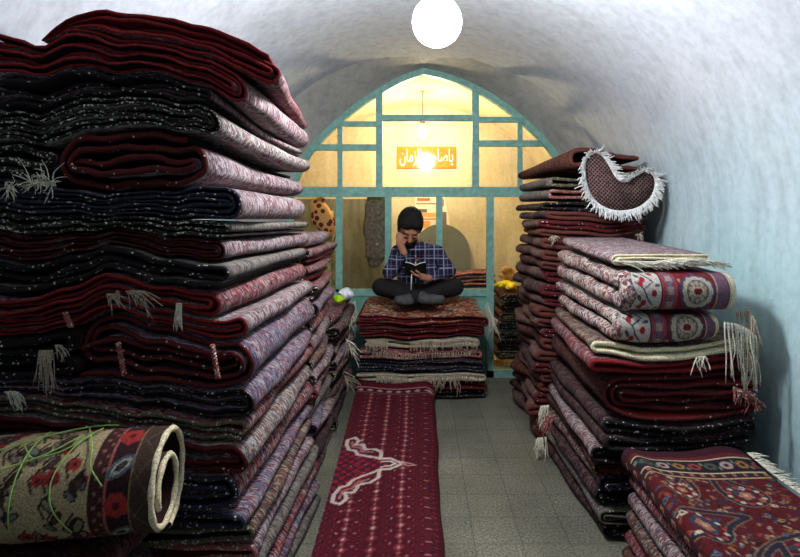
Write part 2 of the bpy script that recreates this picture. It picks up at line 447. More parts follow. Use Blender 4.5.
# pointed arch of the partition, outer line (picture points at the partition's distance)
arch_px = [(287,196), (296,170), (308,148), (332,123), (355,104), (378,89), (400,76.5), (423,68.5), (448,74), (474,84), (500,99), (521,115), (546,138), (562,160), (571,196)]
arch = [(xat(x, YF), zat(y, YF)) for x, y in arch_px]
def chaikin(p, it=2):
    p = [np.array(q) for q in p]
    for _ in range(it):
        q = [p[0]]
        for a, b in zip(p[:-1], p[1:]): q += [a*.75+b*.25, a*.25+b*.75]
        p = q+[p[-1]]
    return p
left, right = chaikin(arch[:8]), chaikin(arch[7:])
archl = left+right[1:]
AXL, AXR = archl[0][0], archl[-1][0]
opening = [np.array([AXL, 0.0])]+archl+[np.array([AXR, 0.0])]
# end wall: strips from the opening to the vault
ew, ef = [], []
def ray_to_vault(p):
    c = np.array([VX, 1.2]); d = np.array(p)-c; t = 1.0
    for _ in range(400):
        q = c+d*t; x, z = q
        if abs(x-VX) >= VA or (z > VZ and ((x-VX)/VA)**2+((z-VZ)/VB)**2 >= 1): return q
        t += 0.01
    return q
outer = [ray_to_vault(p) for p in archl]
YS = 5.15          # the hall narrows to the arch in a splay
prof_in = [np.array([AXL, 0.0])]+archl+[np.array([AXR, 0.0])]
prof_out = [np.array([VX-VA+.002, 0.0])]+outer+[np.array([VX+VA-.002, 0.0])]
NS = 5
for a, b in zip(prof_in, prof_out):
    for q in np.linspace(0, 1, NS):
        p = a*(1-q)+b*q; ew.append((p[0], YF-.03-(YF-.03-YS)*q, p[1]))
for i in range(len(prof_in)-1):
    for j in range(NS-1): ef.append((i*NS+j, i*NS+j+1, (i+1)*NS+j+1, (i+1)*NS+j))
mbw = MB().add(ew, ef)
tag(mbw.build('wall_end', M_END, None, True), kind='structure')
# ---- glazed partition
M_GREEN = simple('teal_green_paint', (132,178,166), 0.5, 0.12, 25)
M_GREEN2 = simple('teal_green_panel', (120,172,158), 0.5, 0.14, 9)
def mat_glass():
    m = bpy.data.materials.new('window_glass'); m.use_nodes = True; nt = m.node_tree; nt.nodes.clear()
    o = node(nt, 'ShaderNodeOutputMaterial'); mx = node(nt, 'ShaderNodeMixShader'); t = node(nt, 'ShaderNodeBsdfTransparent'); g = node(nt, 'ShaderNodeBsdfGlossy')
    g.inputs['Roughness'].default_value = 0.06; t.inputs[0].default_value = (0.96, 0.97, 0.95, 1)
    fr = node(nt, 'ShaderNodeFresnel'); fr.inputs[0].default_value = 1.35
    nt.links.new(fr.outputs[0], mx.inputs[0]); nt.links.new(t.outputs[0], mx.inputs[1]); nt.links.new(g.outputs[0], mx.inputs[2]); nt.links.new(mx.outputs[0], o.inputs[0])
    return m
M_GLASS = mat_glass()
def X(x): return xat(x, YF)
def Z(y): return zat(y, YF)
mb = MB(); w = 0.065
nrm = []
A = np.array(opening)
T = np.gradient(A, axis=0); T /= np.linalg.norm(T, axis=1)[:, None]; Nn = np.stack([T[:, 1], -T[:, 0]], 1)
B_ = A+Nn*w
rings = [[(a[0], YF-.033, a[1]), (a[0], YF+.047, a[1]), (b[0], YF+.047, b[1]), (b[0], YF-.033, b[1])] for a, b in zip(A, B_)]
mb.loft(rings)
win = mb.build('window_1', M_GREEN); tag(win, kind='structure')
def bar(x0, x1, y0, y1, dep=0.03, name='mullion', m=M_GREEN):
    return MB().box(X(x0), X(x1), YF-dep+.01, YF+dep, Z(y1), Z(y0)).build(name, m, win)
bar(288, 571, 187, 197, .04, 'transom')
bar(376, 382.5, 90, 187, .035); bar(472, 479, 86, 187, .035)
bar(382.5, 472, 115, 121, .03, 'transom')
bar(311, 376, 144.5, 150.5, .03, 'transom'); bar(479, 549, 140.5, 146.5, .03, 'transom')
bar(337.5, 376, 121.5, 126.5, .025, 'transom'); bar(337.5, 342.5, 126.5, 187, .02)
bar(479, 520, 117, 122.5, .025, 'transom'); bar(517.5, 522.5, 122.5, 187, .02)
for x0 in (336, 385, 436): bar(x0, x0+6.5, 197, 292, .03)
bar(486.5, 493.5, 197, 377, .035); bar(288, 486.5, 289, 296, .03, 'transom')
MB().box(X(291), X(486.5), YF, YF+.015, 0.0, Z(292)).build('lower_panel', M_GREEN2, win)
bar(486.5, 567, 370, 377.5, .035, 'bottom_rail')
def pane(x0, x1, y0, y1, poly=None):
    V = poly if poly is not None else [(X(x0), Z(y0)), (X(x1), Z(y0)), (X(x1), Z(y1)), (X(x0), Z(y1))]
    k = len(V); v = [(a, YF+.008, b) for a, b in V]+[(a, YF+.012, b) for a, b in V]
    f = [tuple(range(k)), tuple(range(2*k-1, k-1, -1))]+[(i, (i+1) % k, k+(i+1) % k, k+i) for i in range(k)]
    obj('glass_pane', v, f, M_GLASS, win, smooth=False)
def archz(x): return float(np.interp(x, [p[0] for p in archl], [p[1] for p in archl]))
def arch_pane(x0, x1, y1):
    xs = np.linspace(X(x0), X(x1), 14)
    pane(0, 0, 0, 0, [(x, max(archz(x)-.03, Z(y1)+.002)) for x in xs]+[(X(x1), Z(y1)), (X(x0), Z(y1))])
arch_pane(382.5, 472, 115); arch_pane(342, 376, 121.5); arch_pane(479, 520, 117); arch_pane(313, 338, 144.5); arch_pane(522, 545, 140.5)
pane(342.5, 376, 126.5, 144.5); pane(479, 517.5, 122.5, 140.5)
pane(294, 337.5, 150.5, 187); pane(342.5, 376, 150.5, 187); pane(382.5, 472, 121, 187); pane(479, 517.5, 146.5, 187); pane(522.5, 565, 146.5, 187)
pane(291, 336, 197, 289); pane(342.5, 385, 197, 289); pane(391.5, 436, 197, 289); pane(442.5, 486.5, 197, 289); pane(493.5, 567, 197, 370)

# ================================================================== lamps
LY = 2.55
lx, lz = xat(437, LY), zat(22, LY)
lamp = empty('pendant_lamp', (lx, LY, lz), 'bright white lamp hanging from the vault, widened to its round glare', 'lamp')
zc = VZ+VB*math.sqrt(1-((lx-VX)/VA)**2)
MB().sphere((lx, LY, lz), 0.118, 28, 18).build('globe', emit('lit_lamp_glare', (0.93, 0.97, 1.0), 240.0), lamp, True)  # the lamp's glare built as a glowing ball, wider than the bulb itself
M_BRASS = simple('lamp_holder_brown', (96,70,50), 0.5); M_CORD = simple('dark_cord', (60,52,46), 0.7)
MB().tube([(lx, LY, lz+.122), (lx, LY, lz+.2)], 0.035, 14).build('holder', M_BRASS, lamp, True)
MB().tube([(lx, LY, lz+.2), (lx+.005, LY, zc-.03)], 0.006, 6).build('cord', M_CORD, lamp, True)
MB().tube([(lx, LY, zc-.04), (lx, LY, zc-.005)], [0.05, 0.05], 16).build('ceiling_rose', M_BRASS, lamp, True)
BY = 6.75
bx, bz = xat(422.5, BY), zat(133, BY)
bulb = empty('bare_bulb', (bx, BY, bz), 'glowing bare bulb hanging on a thin cord behind the glass', 'lamp')
bzc = VZ+VB*math.sqrt(1-((bx-VX)/VA)**2)
rg = []
for tz, r in [(-.07, .004), (-.06, .026), (-.035, .045), (0, .05), (.03, .042), (.06, .024), (.085, .018)]:
    rg.append([(bx+r*math.cos(a), BY+r*math.sin(a), bz+tz) for a in np.arange(16)*2*PI/16])
MB().loft(rg).build('glass_bulb', emit('lit_warm_bulb', (1.0, 0.81, 0.50), 820.0), bulb, True)
MB().tube([(bx, BY, bz+.085), (bx, BY, bz+.19)], 0.032, 12).build('socket', M_BRASS, bulb, True)
MB().tube([(bx, BY, bz+.19), (bx, BY, bzc-.005)], 0.005, 5).build('cord', M_CORD, bulb, True)
# ================================================================== tall stack at the near left
GA = 'folded carpets in the tall near left stack'
YA0, YA1 = 2.0, 3.2
sA = F/YA0
axs = [(x-HX)/sA for x in (-60, 0, 40, 75, 110, 150, 200, 245, 285)]
TA = [[36,30,47,31,42,46,54,76,86], [76,76,79,67,72,72,84,110,114], [110,110,112,100,97,98,104,124,128], [142,140,146,136,128,128,134,148,150],
      [178,178,184,190,193,190,185,186,187], [212,212,214,214,216,216,220,222,222], [234,232,236,234,228,234,240,240,240], [258,258,262,252,242,252,262,263,263],
      [298,296,296,284,270,280,290,286,284], [320,318,318,308,292,304,318,317,315], [336,336,336,326,310,322,336,342,342], [382,382,384,380,378,384,390,390,390],
      [392,392,394,399,404,410,418,421,421], [408,408,412,418,424,430,440,447,447], [452,452,454,456,458,464,474,481,481], [506,506,508,508,510,512,514,515,515],
      [535]*9, [556]*9, [580]*9, [604]*9, [628]*9, [650]*9]
SA = [poly_surface(axs, [zat(y, YA0) for y in r], zat(r[7], YA0), .009 if k < 15 else .003, k) for k, r in enumerate(TA)]+[lambda a, t: np.zeros_like(a)]
TOP1 = poly_surface([(x-HX)/sA for x in (40, 52, 75, 110, 150, 200, 245, 262, 280)], [zat(y, YA0) for y in (44, 34, 17, 8, 13, 22, 38, 48, 56)], zat(55, YA0), .006, 0)
# (near nose x, far nose x, kind, layers, back, pile, selvedge, look)
rowsA = [
 (278,305,'spiral',5,'red','red','red','thick red folded carpet with a humped back'),
 (248,312,'nest',6,'pink','black','red','red-edged folded carpet with a rounded pink-grey fold'),
 (212,305,'zig',3,'pink','black','black','black-edged folded carpet with pale speckled side'),
 (224,313,'nest',6,'white','black','dots','folded carpet edged with rows of white knots'),
 (209,303,'spiral',5,'pink','black','darkred','carpet rolled flat into a dark red spiral'),
 (244,308,'nest',6,'pink','navy','navy','navy-edged folded carpet with a broad pale lilac fold'),
 (228,310,'zig',3,'grey','black','dots','dark folded carpet with white knots along its edge'),
 (222,307,'nest',6,'pink','black','darkred','dark red edged folded carpet with grey-pink side'),
 (231,308,'zig',3,'grey','black','black','thin black-edged folded carpet with grey side'),
 (222,309,'nest',4,'red','red','red','bright red edged folded carpet with rosy striped side'),
 (248,312,'nest',4,'pink','red','red','red-edged folded carpet bulging over its neighbours'),
 (251,314,'spiral',6,'blue','black','darkred','thick dark carpet folded round with violet side'),
 (256,314,'nest',6,'blue','black','black','black folded carpet with bluish striped side'),
 (246,313,'zig',3,'red','red','olive','olive-edged folded carpet above a dark red one'),
 (248,313,'nest',4,'white','red','darkred','dull red folded carpet behind the beige roll end'),
 (236,312,'nest',4,'red','navy','navy','blue-black edged folded carpet behind the beige roll'),
 (244,312,'zig',2,'blue','black','navy','violet blue thin carpet low in the stack'),
 (250,313,'zig',2,'multi','black','olive','many-coloured thin carpet low in the stack'),
 (248,316,'zig',2,'pink','red','rose','rose striped thin carpet low in the stack'),
 (252,318,'zig',2,'grey','black','olive','grey-green thin carpet low in the stack'),
 (250,320,'zig',2,'red','black','rose','rosy thin carpet near the foot'),
 (246,322,'zig',2,'blue','black','darkred','dark violet carpet near the foot'),
 (248,322,'zig',2,'grey','black','black','grey beige carpet lying on the floor'),
]
infoA = []
for k, (xn, xf_, kd, n, bk, pl, sv, look) in enumerate(rowsA):
    top = TOP1 if k == 0 else SA[k-1]
    bot = SA[k]
    ar = (xn-HX)/sA; arf = (xf_-HX)*YA1/F
    h = float(np.mean(top(np.array([ar-.05]), np.array([0.]))-bot(np.array([ar-.05]), np.array([0.]))))
    al = -1.74 if k else (46-HX)/sA
    if k in (1, 2): al = -1.62
    if k in (4, 11): al = -1.36 if k == 4 else -1.28
    y0 = YA0+rng.uniform(-.015, .015)+(0.1*max(0, k-15)/3 if k > 15 else 0)
    infoA.append(carpet('folded_carpet', Slot(bot, top), kd, n, al, ar, al, arf, y0, YA1+rng.uniform(-.08, .05), H=max(h, .06), back=bk, pile=pl, selv=sv,
        nt=14, ns=22, na=10, fill=0.95, thick=0.52, wob=0.012,
        label=f'{look}, {ORD[k+1]} down the tall left stack' if k else look+' on top of the tall left stack', group=GA))
# the flat spirals do not reach the wall: dark carpet ends lie beside them
carpet('folded_carpet', Slot(SA[4], SA[3]), 'zig', 3, -1.74, -1.39, None, None, YA0+.02, YA1-.1, H=.14, back='dark', selv='dots', nt=6, wob=0,
       label='short dark carpet end with white knots left of the flat red spiral carpet', group=GA)
carpet('folded_carpet', Slot(SA[11], SA[10]), 'zig', 4, -1.74, -1.31, None, None, YA0+.02, YA1-.1, H=.18, back='dark', selv='black', nt=6, wob=0,
       label='black carpet end with hanging pale tassels beside the flat dark red carpet', group=GA)
def tuft(info, x, y, Y, d, L, n=14, spread=.5, mat=FRINGE, seed=1, w=.03, r=.0045):
    p = P(x, y, Y); fringe(info['o'], [p+[-w/2, 0, 0], p+[w/2, 0, 0]], d, L*.75, r*.8, int(n*1.5), spread*.8, .8, mat, 'tassel', seed)
yt = YA0-.06
tuft(infoA[5], 44, 186, yt, (0, -.2, .6), .12, 26, .5, FRINGE, 2, .09); tuft(infoA[5], 9, 188, yt, (.3, -.4, .3), .08, 16, .5, FRINGE, 3)
tuft(infoA[10], 133, 291, yt, (1, -.3, -.2), .10, 14, .35, FRINGE_D, 4, .06); tuft(infoA[10], 110, 294, yt, (1, -.2, .1), .08, 10, .4, FRINGE_D, 5)
tuft(infoA[10], 179, 303, yt, (0, -.1, -1), .09, 10, .15, FRINGE, 6, .02)
tuft(infoA[11], 46, 350, yt, (.1, -.15, -1), .13, 22, .2, FRINGE_D, 7, .05); tuft(infoA[11], 58, 345, yt, (.6, -.2, -.3), .06, 8, .4, FRINGE_D, 8)
tuft(infoA[13], 8, 392, yt, (.8, -.2, .1), .12, 16, .25, FRINGE, 9)
def braid(info, x, y0, y1, mat):
    z = np.linspace(0, 1, 26); a = P(x, y0, yt); b = P(x+6, y1, yt)
    mb = MB()
    for s in (0, PI):
        mb.tube([a+(b-a)*q+np.array([.006*math.sin(q*30+s), .006*math.cos(q*30+s), 0]) for q in z], .0055, 5)
    mb.build('braided_cord', mat, info['o'], True)
braid(infoA[11], 118, 343, 374, SELV['rose']); braid(infoA[11], 212, 345, 378, SELV['rose']); braid(infoA[9], 65, 313, 327, SELV['rose'])

# ================================================================== stacks behind it on the left
def side_stack(nm, group, Y0, Y1, xr, total, n, fams, selvs, g, al, sgn=1, jit=.035, xr_low=0.0, amp=.012, tilt=0.0, far=0.0, nt=8, ns=10, words=None, kinds=('nest','zig','spiral'), heights=None, pos_off=0, thick=.52, fill=.94, xr_far=None, y0f=None, looks=None, wob=.02, n_layers=None, numbered=None):
    """n folded carpets, bottom up, noses at a = xr (+ jitter); returns infos from the top down"""
    hs = np.array(heights) if heights is not None else g.uniform(.75, 1.25, n)
    hs = hs/hs.sum()*total
    slots = wave_stack(0.004, hs, amp, g, tilt, xr, far)
    out = []
    for k in range(n):
        kd = kinds[int(g.integers(len(kinds)))]
        nl = n_layers or {'nest': 4, 'zig': 3, 'spiral': 4}[kd]
        if hs[k] < .08: kd, nl = 'zig', 2
        f = fams[k % len(fams)]; s = selvs[int(g.integers(len(selvs)))]
        lev = 1-k/max(1, n-1)
        r = xr+xr_low*lev+g.normal(0, jit)
        rf = (xr_far if xr_far is not None else xr)+xr_low*lev+g.normal(0, jit)
        pos = n-k+pos_off
        lb = f'{DESC[f]} folded carpet, {ORD[pos]} {"down" if pos > 1 else "of"} {nm}'
        y0 = (y0f(k) if y0f else Y0)+g.normal(0, .015)
        out.append(carpet('folded_carpet', slots[k], kd, nl, al, r, al, rf, y0, Y1, H=hs[k], sgn=sgn, back=f, pile=['black', 'red', 'navy'][int(g.integers(3))], selv=s,
                          nt=nt, ns=ns, na=7, thick=thick, label=lb, group=group, wob=wob, fill=fill))
    return out[::-1], slots, hs
g = np.random.default_rng(11)
infoB, _, _ = side_stack('the middle left stack', 'folded carpets in the middle left stack', 3.34, 4.10, -.675, 1.60, 15,
    ['multi','dark','pink','blue','grey','red','pink','multi','pink','red','blue','red','red','red','pink'], ['black','navy','dots','darkred'], g, -1.55, jit=.02, amp=.015, nt=8)
infoC, _, _ = side_stack('the low far-left stack', 'folded carpets in the low far left stack', 4.22, 5.35, -.68, .93, 10,
    ['dark','multi','multi','maroon','multi','pink','multi','maroon','multi','red'], ['black','navy','dots'], g, -1.5, jit=.03, amp=.02, nt=10)
fringe(infoC[4]['o'], [P(343, 338, 4.5)+[.02, 0, 0], P(348, 352, 4.7)+[.02, 0, 0]], (.7, -.3, -.5), .12, .006, 16, .4, .4, FRINGE, 'fringe', 21)
fringe(infoC[6]['o'], [P(340, 372, 4.5)+[.02, 0, 0], P(346, 384, 4.7)+[.02, 0, 0]], (.7, -.3, -.5), .10, .006, 12, .4, .4, FRINGE_D, 'fringe', 22)

# ================================================================== beige roll and the little stack it lies on
CARPETS_J = 'carpets under the beige roll'
sj = wave_stack(0.004, [.131]*5, .004, np.random.default_rng(3))
for k in range(5):
    carpet('folded_carpet', sj[k], 'nest', 4, -1.7, -.93-.012*k, None, None, 1.28, 1.93, H=.131, back=['dark','maroon','grey','dark','maroon'][k], selv=['black','darkred','black','olive','black'][k],
           nt=6, ns=8, na=7, label=f'{DESC[["dark","maroon","grey","dark","maroon"][k]]} folded carpet, {ORD[5-k]} of the pile under the beige floral roll', group=CARPETS_J)
def paint_disc(img, u, v, cu, cv, ru, rv, c, rot=0.0, per=None):
    du, dv = u-cu, v-cv
    if per: du = (du+per/2) % per-per/2
    if rot: du, dv = du*math.cos(rot)+dv*math.sin(rot), -du*math.sin(rot)+dv*math.cos(rot)
    img[(du/ru)**2+(dv/rv)**2 < 1] = lin(c)
def paint_line(img, u, v, pts, wd, c):
    for (a, b), (d, e) in zip(pts[:-1], pts[1:]):
        L2 = (d-a)**2+(e-b)**2+1e-9
        t = np.clip(((u-a)*(d-a)+(v-b)*(e-b))/L2, 0, 1)
        img[np.hypot(u-a-t*(d-a), v-b-t*(e-b)) < wd] = lin(c)
def flower(img, u, v, cu, cv, r, c, cc=(60,30,34), n=6):
    for k in range(n): paint_disc(img, u, v, cu+r*.62*math.cos(k*2*PI/n), cv+r*.62*math.sin(k*2*PI/n), r*.42, r*.42, c)
    paint_disc(img, u, v, cu, cv, r*.3, r*.3, cc)
def leaf(img, u, v, cu, cv, r, rot, c, oc=(56,38,36)):
    paint_disc(img, u, v, cu, cv, r, r*.5, oc, rot); paint_disc(img, u, v, cu, cv, r*.72, r*.3, c, rot)
def beige_pattern(u, t, W):
    """t: distance from the right end; u: arc length round the roll"""
    g = np.random.default_rng(5)
    img = np.empty(u.shape+(3,)); img[:] = lin((186,164,126))
    for k in range(420):
        cu, cv = g.uniform(0, 1.1), g.uniform(.19, 1.15)
        paint_line(img, u, t, [(cu-.03, cv), (cu+.0, cv+.025), (cu+.035, cv+.01)], .0035, (66,48,42))
        q = g.random()
        if q < .34: flower(img, u, t, cu, cv, g.uniform(.016, .028), (158,52,50))
        elif q < .7: leaf(img, u, t, cu, cv, g.uniform(.02, .036), g.uniform(0, 3), [(120,124,120), (150,140,110), (96,84,92)][int(g.integers(3))])
        else:
            leaf(img, u, t, cu, cv, .024, .6, (90,66,58)); leaf(img, u, t, cu+.03, cv+.02, .022, 2.3, (128,120,104))
    img[t < .175] = lin((72,38,38)); m = t < .165
    sp = np.sin(u*160)*np.sin(t*190); img[m & (sp > .55)] = lin((150,104,88))
    img[t < .132] = lin((176,96,92)); img[t < .124] = lin((52,32,34))
    for k in range(14):
        c = k*.105
        if k % 2: flower(img, u, t, c, .094, .036, (170,54,52), (96,30,34), 7)
        else: leaf(img, u, t, c, .094, .046, .9, (176,178,174), (96,100,104)); leaf(img, u, t, c, .094, .02, .9, (80,60,60))
    img[t < .062] = lin((150,120,92)); img[t < .057] = lin((74,56,46))
    d1 = np.abs(((u*1.0+t*1.3)/.11) % 1-.5) < .03; d2 = np.abs(((u*1.0-t*1.3)/.11) % 1-.5) < .03
    img[(t < .057) & (d1 | d2)] = lin((104,84,66))
    return img
RXc, RYc, RZc, RR = -.845, 1.78, .845, .168
th = np.linspace(-PI/2, -PI/2-2*PI*1.85, 330); fr = np.linspace(0, 1, 330)
rad = RR-.011-(.098)*np.clip((fr-.35)/.65, 0, 1)**1.0
pa = np.stack([rad*np.cos(th)*1.0+(.045*fr**2), RR+rad*np.sin(th)-.02*fr**2], 1)
def roll_xf(Wd):
    a = 0.16; W = Wd.copy(); x = Wd[..., 0]-RXc; y = Wd[..., 1]; z = Wd[..., 2]
    W[..., 0] = RXc+x*math.cos(a)-y*math.sin(a)*1.0; W[..., 1] = RYc+x*math.sin(a)+y*math.cos(a); W[..., 2] = z+0.664+.0
    return W
flat = Slot(lambda a, t: np.zeros(np.broadcast(a, t).shape), lambda a, t: np.full(np.broadcast(a, t).shape, 2*RR))
roll = carpet('rolled_carpet', flat, al=-RR, ar=RR, t0=RXc, t1=RXc-1.02, H=2*RR, axis='X', path=pa, thick=.019, nt=260, col_fn=lambda u, v, W: beige_pattern(u, v, W), xf=roll_xf,
              selv='cream', selv_r=.60, wob=0, rag=.004, fill=1.0, label='beige floral carpet rolled up at the lower left, its cream-edged spiral end showing')
tw = empty('twine', (RXc-.5, RYc, 1.0), 'bright green plastic twine trailing over the beige rolled carpet', 'twine')
M_TW = simple('green_twine', (134,170,92), 0.5, .15)
def on_roll(x, th_deg):
    a = math.radians(th_deg); W = np.array([x, -(RR+.008)*math.cos(a), RR+(RR+.008)*math.sin(a)]); return roll_xf(W[None])[0]
for kk, seq in enumerate([[(-1.02,120),(-1.1,100),(-1.2,80),(-1.32,62),(-1.4,50)], [(-1.04,95),(-1.1,60),(-1.13,30),(-1.12,5),(-1.06,-25)], [(-1.2,92),(-1.22,60),(-1.23,20),(-1.23,-20)],
                  [(-1.08,80),(-1.16,55),(-1.3,40),(-1.43,42),(-1.48,60)], [(-1.1,100),(-1.04,60),(-1.03,40),(-.98,20)], [(-1.25,70),(-1.2,50),(-1.12,58),(-1.06,78)]]):
    xs = np.array(seq, float); tt = np.linspace(0, len(xs)-1, 26)
    cx = np.interp(tt, range(len(xs)), xs[:, 0]); ca = np.interp(tt, range(len(xs)), xs[:, 1])
    cx = np.convolve(np.pad(cx, 2, 'edge'), np.ones(5)/5, 'valid'); ca = np.convolve(np.pad(ca, 2, 'edge'), np.ones(5)/5, 'valid')
    MB().tube([on_roll(a, b) for a, b in zip(cx, ca)], .0024, 5).build('strand', M_TW, tw, True)

# ================================================================== red carpet along the aisle
def red_pattern(u, v, W):
    Yw = 2.0+v
    img = np.empty(u.shape+(3,)); img[:] = lin((94,26,36))
    cu, cv = (u/.042) % 1-.5, (v/.05) % 1-.5
    d = np.abs(cu)+np.abs(cv)
    img[d < .40] = lin((48,20,38)); img[d < .2] = lin((150,40,48))
    cu, cv = (u/.084+.5) % 1-.5, (v/.1+.5) % 1-.5; d = np.abs(cu)+np.abs(cv)
    img[d < .18] = lin((70,30,60)); img[d < .09] = lin((206,120,110))
    for c in (.12, .25, .38):
        m = np.abs(u-c) < .03; img[m] = lin((84,22,35))
        q = (v/.085) % 1-.5
        img[m & (np.abs(np.abs(q)*.085*.8+np.abs(u-c)-.022) < .005)] = lin((150,44,56))
        dd = np.abs(u-c)/.016+np.abs(q)/.26
        img[dd < .9] = lin((140,96,102)); img[dd < .5] = lin((206,180,172))
        q2 = (v/.085+.5) % 1-.5; img[(np.abs(u-c)/.011+np.abs(q2)/.13) < 1] = lin((150,96,96))
    vs = 1.29
    lw = .0105; wc = (222,202,192)
    mpoly = (np.abs(v-vs)/.40+np.maximum(u, 0)/.30) < 1
    img[mpoly & (np.sin(u*95)*np.sin(v*80) > .2)] = lin((150,34,48)); img[mpoly & (np.sin(u*95)*np.sin(v*80) < -.55)] = lin((52,40,74))
    for s in (1, -1):
        pts = [(.03, .40), (.07, .42), (.10, .36), (.08, .30), (.13, .30), (.15, .22), (.21, .21), (.25, .16), (.25, .07), (.21, .10), (.17, .12), (.11, .16), (.09, .22), (.05, .24), (.03, .32), (.03, .40)]
        paint_line(img, u, v, [(a, vs+s*b) for a, b in pts], lw, wc)
        paint_line(img, u, v, [(a, vs+s*b) for a, b in [(.06, .36), (.07, .28), (.12, .25), (.14, .19), (.2, .17)]], lw*.7, (186,120,120))
    tip = [(.25, .07), (.31, .07), (.38, .0), (.31, -.07), (.25, -.07)]
    paint_line(img, u, v, [(a, vs+b) for a, b in tip], lw, wc)
    paint_line(img, u, v, [(.26, vs+.035), (.31, vs+.03), (.34, vs), (.31, vs-.03), (.26, vs-.035)], lw*.8, wc)
    paint_line(img, u, v, [(.38, vs), (.41, vs+.02), (.45, vs), (.41, vs-.02), (.38, vs)], lw*.8, (190,140,136))
    e = 2.86-v
    img[e < .22] = lin((96,20,34))
    m = np.abs(e-.15) < .035; img[m] = lin((70,20,36)); img[m & (np.abs(((u/.07) % 1)-.5)*.07+np.abs(e-.15) < .025)] = lin((196,160,152))
    for b in (.2, .1): img[np.abs(e-b) < .006] = lin((184,130,126))
    return img
hx = lambda a, t: np.zeros(np.broadcast(a, t).shape)
Hs = Slot(hx, lambda a, t: .175+.012*np.sin(a*9+t*7)+.03*np.clip((t-.94)/.06, 0, 1)+0*t)
carpet('folded_carpet', Hs, 'nest', 2, -.485, .088, -.58, .11, 2.0, 4.87, H=.175, col_fn=red_pattern, selv='red', thick=.94, nt=330, ns=70, na=16, wob=.008, rag=.006, fill=.98,
       label='long red carpet with a white hooked medallion lying along the aisle floor')

# ================================================================== stack the man sits on
GG = 'carpets in the stack under the man'
hG = [.085,.075,.09,.115,.10,.11,.10,.11]; gG = np.random.default_rng(31)
sG = wave_stack(0.004, hG, .018, gG, far=.08, )
rowsG = [('dark','black','black','flat black-edged carpet at the foot'), ('maroon','red','darkred','dark red carpet with a pale tasselled end'), ('grey','cream','dust','carpet with a cream kilim edge and hanging fringe'),
         ('dark','navy','navy','navy blue-edged carpet'), ('red','red','rose','rosy-edged carpet with ragged pale fringe'), ('grey','cream','dust','carpet with a grey-white fringed edge'),
         ('maroon','red','darkred','dark red two-layered carpet'), ('orange','red','darkred','orange and red patterned carpet he sits on')]
infoG = []
for k, (bk, pl, sv, look) in enumerate(rowsG):
    w0 = [.63,.63,.61,.62,.58,.56,.60,.62][k]
    infoG.append(carpet('folded_carpet', sG[k], 'nest' if k in (0, 3, 6, 7) else 'zig', 4 if k in (3, 6, 7) else 2, -w0+.0, w0, -w0+.03, w0-.03, 5.0+gG.normal(0, .012)+(.03 if k == 5 else 0), 5.62, H=hG[k], back=bk, pile=pl, selv=sv,
        nt=14, ns=26, na=9, wob=.02, label=f'{look} in the stack under the man' if k < 7 else look+', topmost of his stack', group=GG, fill=.96))
def gz(k, x): return float(sG[k].zt(np.array([x]), np.array([0.]))[0])
def gfr(k, x0, x1, L, n, mat, seed, dz=0, spread=.25):
    xs = np.linspace(x0, x1, 14); fringe(infoG[k]['o'], [(x, 4.915, gz(k, x)+dz) for x in xs], (0, -.06, -1), L, .0065, n, spread*.7, .2, mat, 'fringe', seed)
gfr(5, -.50, -.30, .11, 26, FRINGE_D, 1, -.01); gfr(5, -.10, .52, .085, 70, FRINGE_D, 2, -.01); gfr(4, -.45, .5, .05, 80, FRINGE_D, 3, -.01)
gfr(2, -.42, -.12, .12, 40, FRINGE_D, 4, -.01); gfr(2, -.08, .36, .13, 44, FRINGE_D, 5, -.01); gfr(2, .36, .56, .06, 14, FRINGE_D, 6, -.01)
for sg in (1, -1):
    xs = .675*sg; fringe(infoG[7]['o'], [(xs, y, float(sG[7].zt(np.array([.6*sg]), np.array([(y-5)/.62]))[0])-.02) for y in np.linspace(4.99, 5.5, 12)], (.12*sg, -.1, -.9), .14, .008, 46, .25, .35, FRINGE, 'fringe', 40+sg)

# ================================================================== front right stack
GD = 'folded carpets in the front right stack'
YD0, YD1 = 2.75, 3.93
sD = F/YD0
dxs = [-(x-HX)/sD for x in (590, 612, 640, 680, 720, 757, 775)]
U_ = [[340,341,346,346,341,333,330], [354,355,362,360,354,347,346], [373,374,374,374,371,371,371], [414,416,421,423,420,414,412], [450,450,452,452,448,442,440]]
US = [poly_surface(dxs, [zat(y, YD0) for y in r], zat(r[0]+3, YD0)) for r in U_]
zl = zat(451, YD0)
lows = [zl*(1-(k+1)/6) for k in range(6)]
for z in lows: US.append((lambda zz: (lambda a, t: np.full(np.broadcast(a, t).shape, zz+.004)))(z))
rowsD = [('multi','cream','cream','nest',2,590,552,'carpet with a thick cream edge'), ('red','red','red','nest',2,588,547,'bright red edged carpet'), ('maroon','red','darkred','nest',6,603,548,'fat maroon carpet folded in many layers'),
         ('dark','black','black','zig',4,600,546,'black carpet with a ragged edge'), ('pink','black','black','nest',4,592,545,'grey-pink sided carpet'), ('maroon','black','darkred','nest',4,600,544,'dark maroon carpet'),
         ('multi','black','navy','nest',4,603,543,'many-coloured carpet'), ('dark','black','black','nest',4,600,541,'dark plum carpet'), ('grey','black','olive','nest',4,604,541,'grey beige carpet'), ('dark','black','black','nest',4,606,540,'dark carpet on the floor')]
infoD = []
for k, (bk, pl, sv, kd, n, xn, xf_, look) in enumerate(rowsD):
    top, bot = US[k], US[k+1]
    h = float((top(np.array([-1.2]), np.array([0.]))-bot(np.array([-1.2]), np.array([0.])))[0])
    infoD.append(carpet('folded_carpet', Slot(bot, top), kd, n, -1.735 if k < 4 else -1.70, -(xn-HX)/sD, None, -(xf_-HX)*YD1/F-.02, YD0+(.0 if k < 4 else .06)+rng.normal(0, .008), YD1, H=h, sgn=-1, back=bk, pile=pl, selv=sv,
        nt=12, ns=20, na=10, wob=.012, fill=.96, thick=.62 if k < 2 else .5, label=f'{look}, {ORD[k+4]} down the front right stack', group=GD))
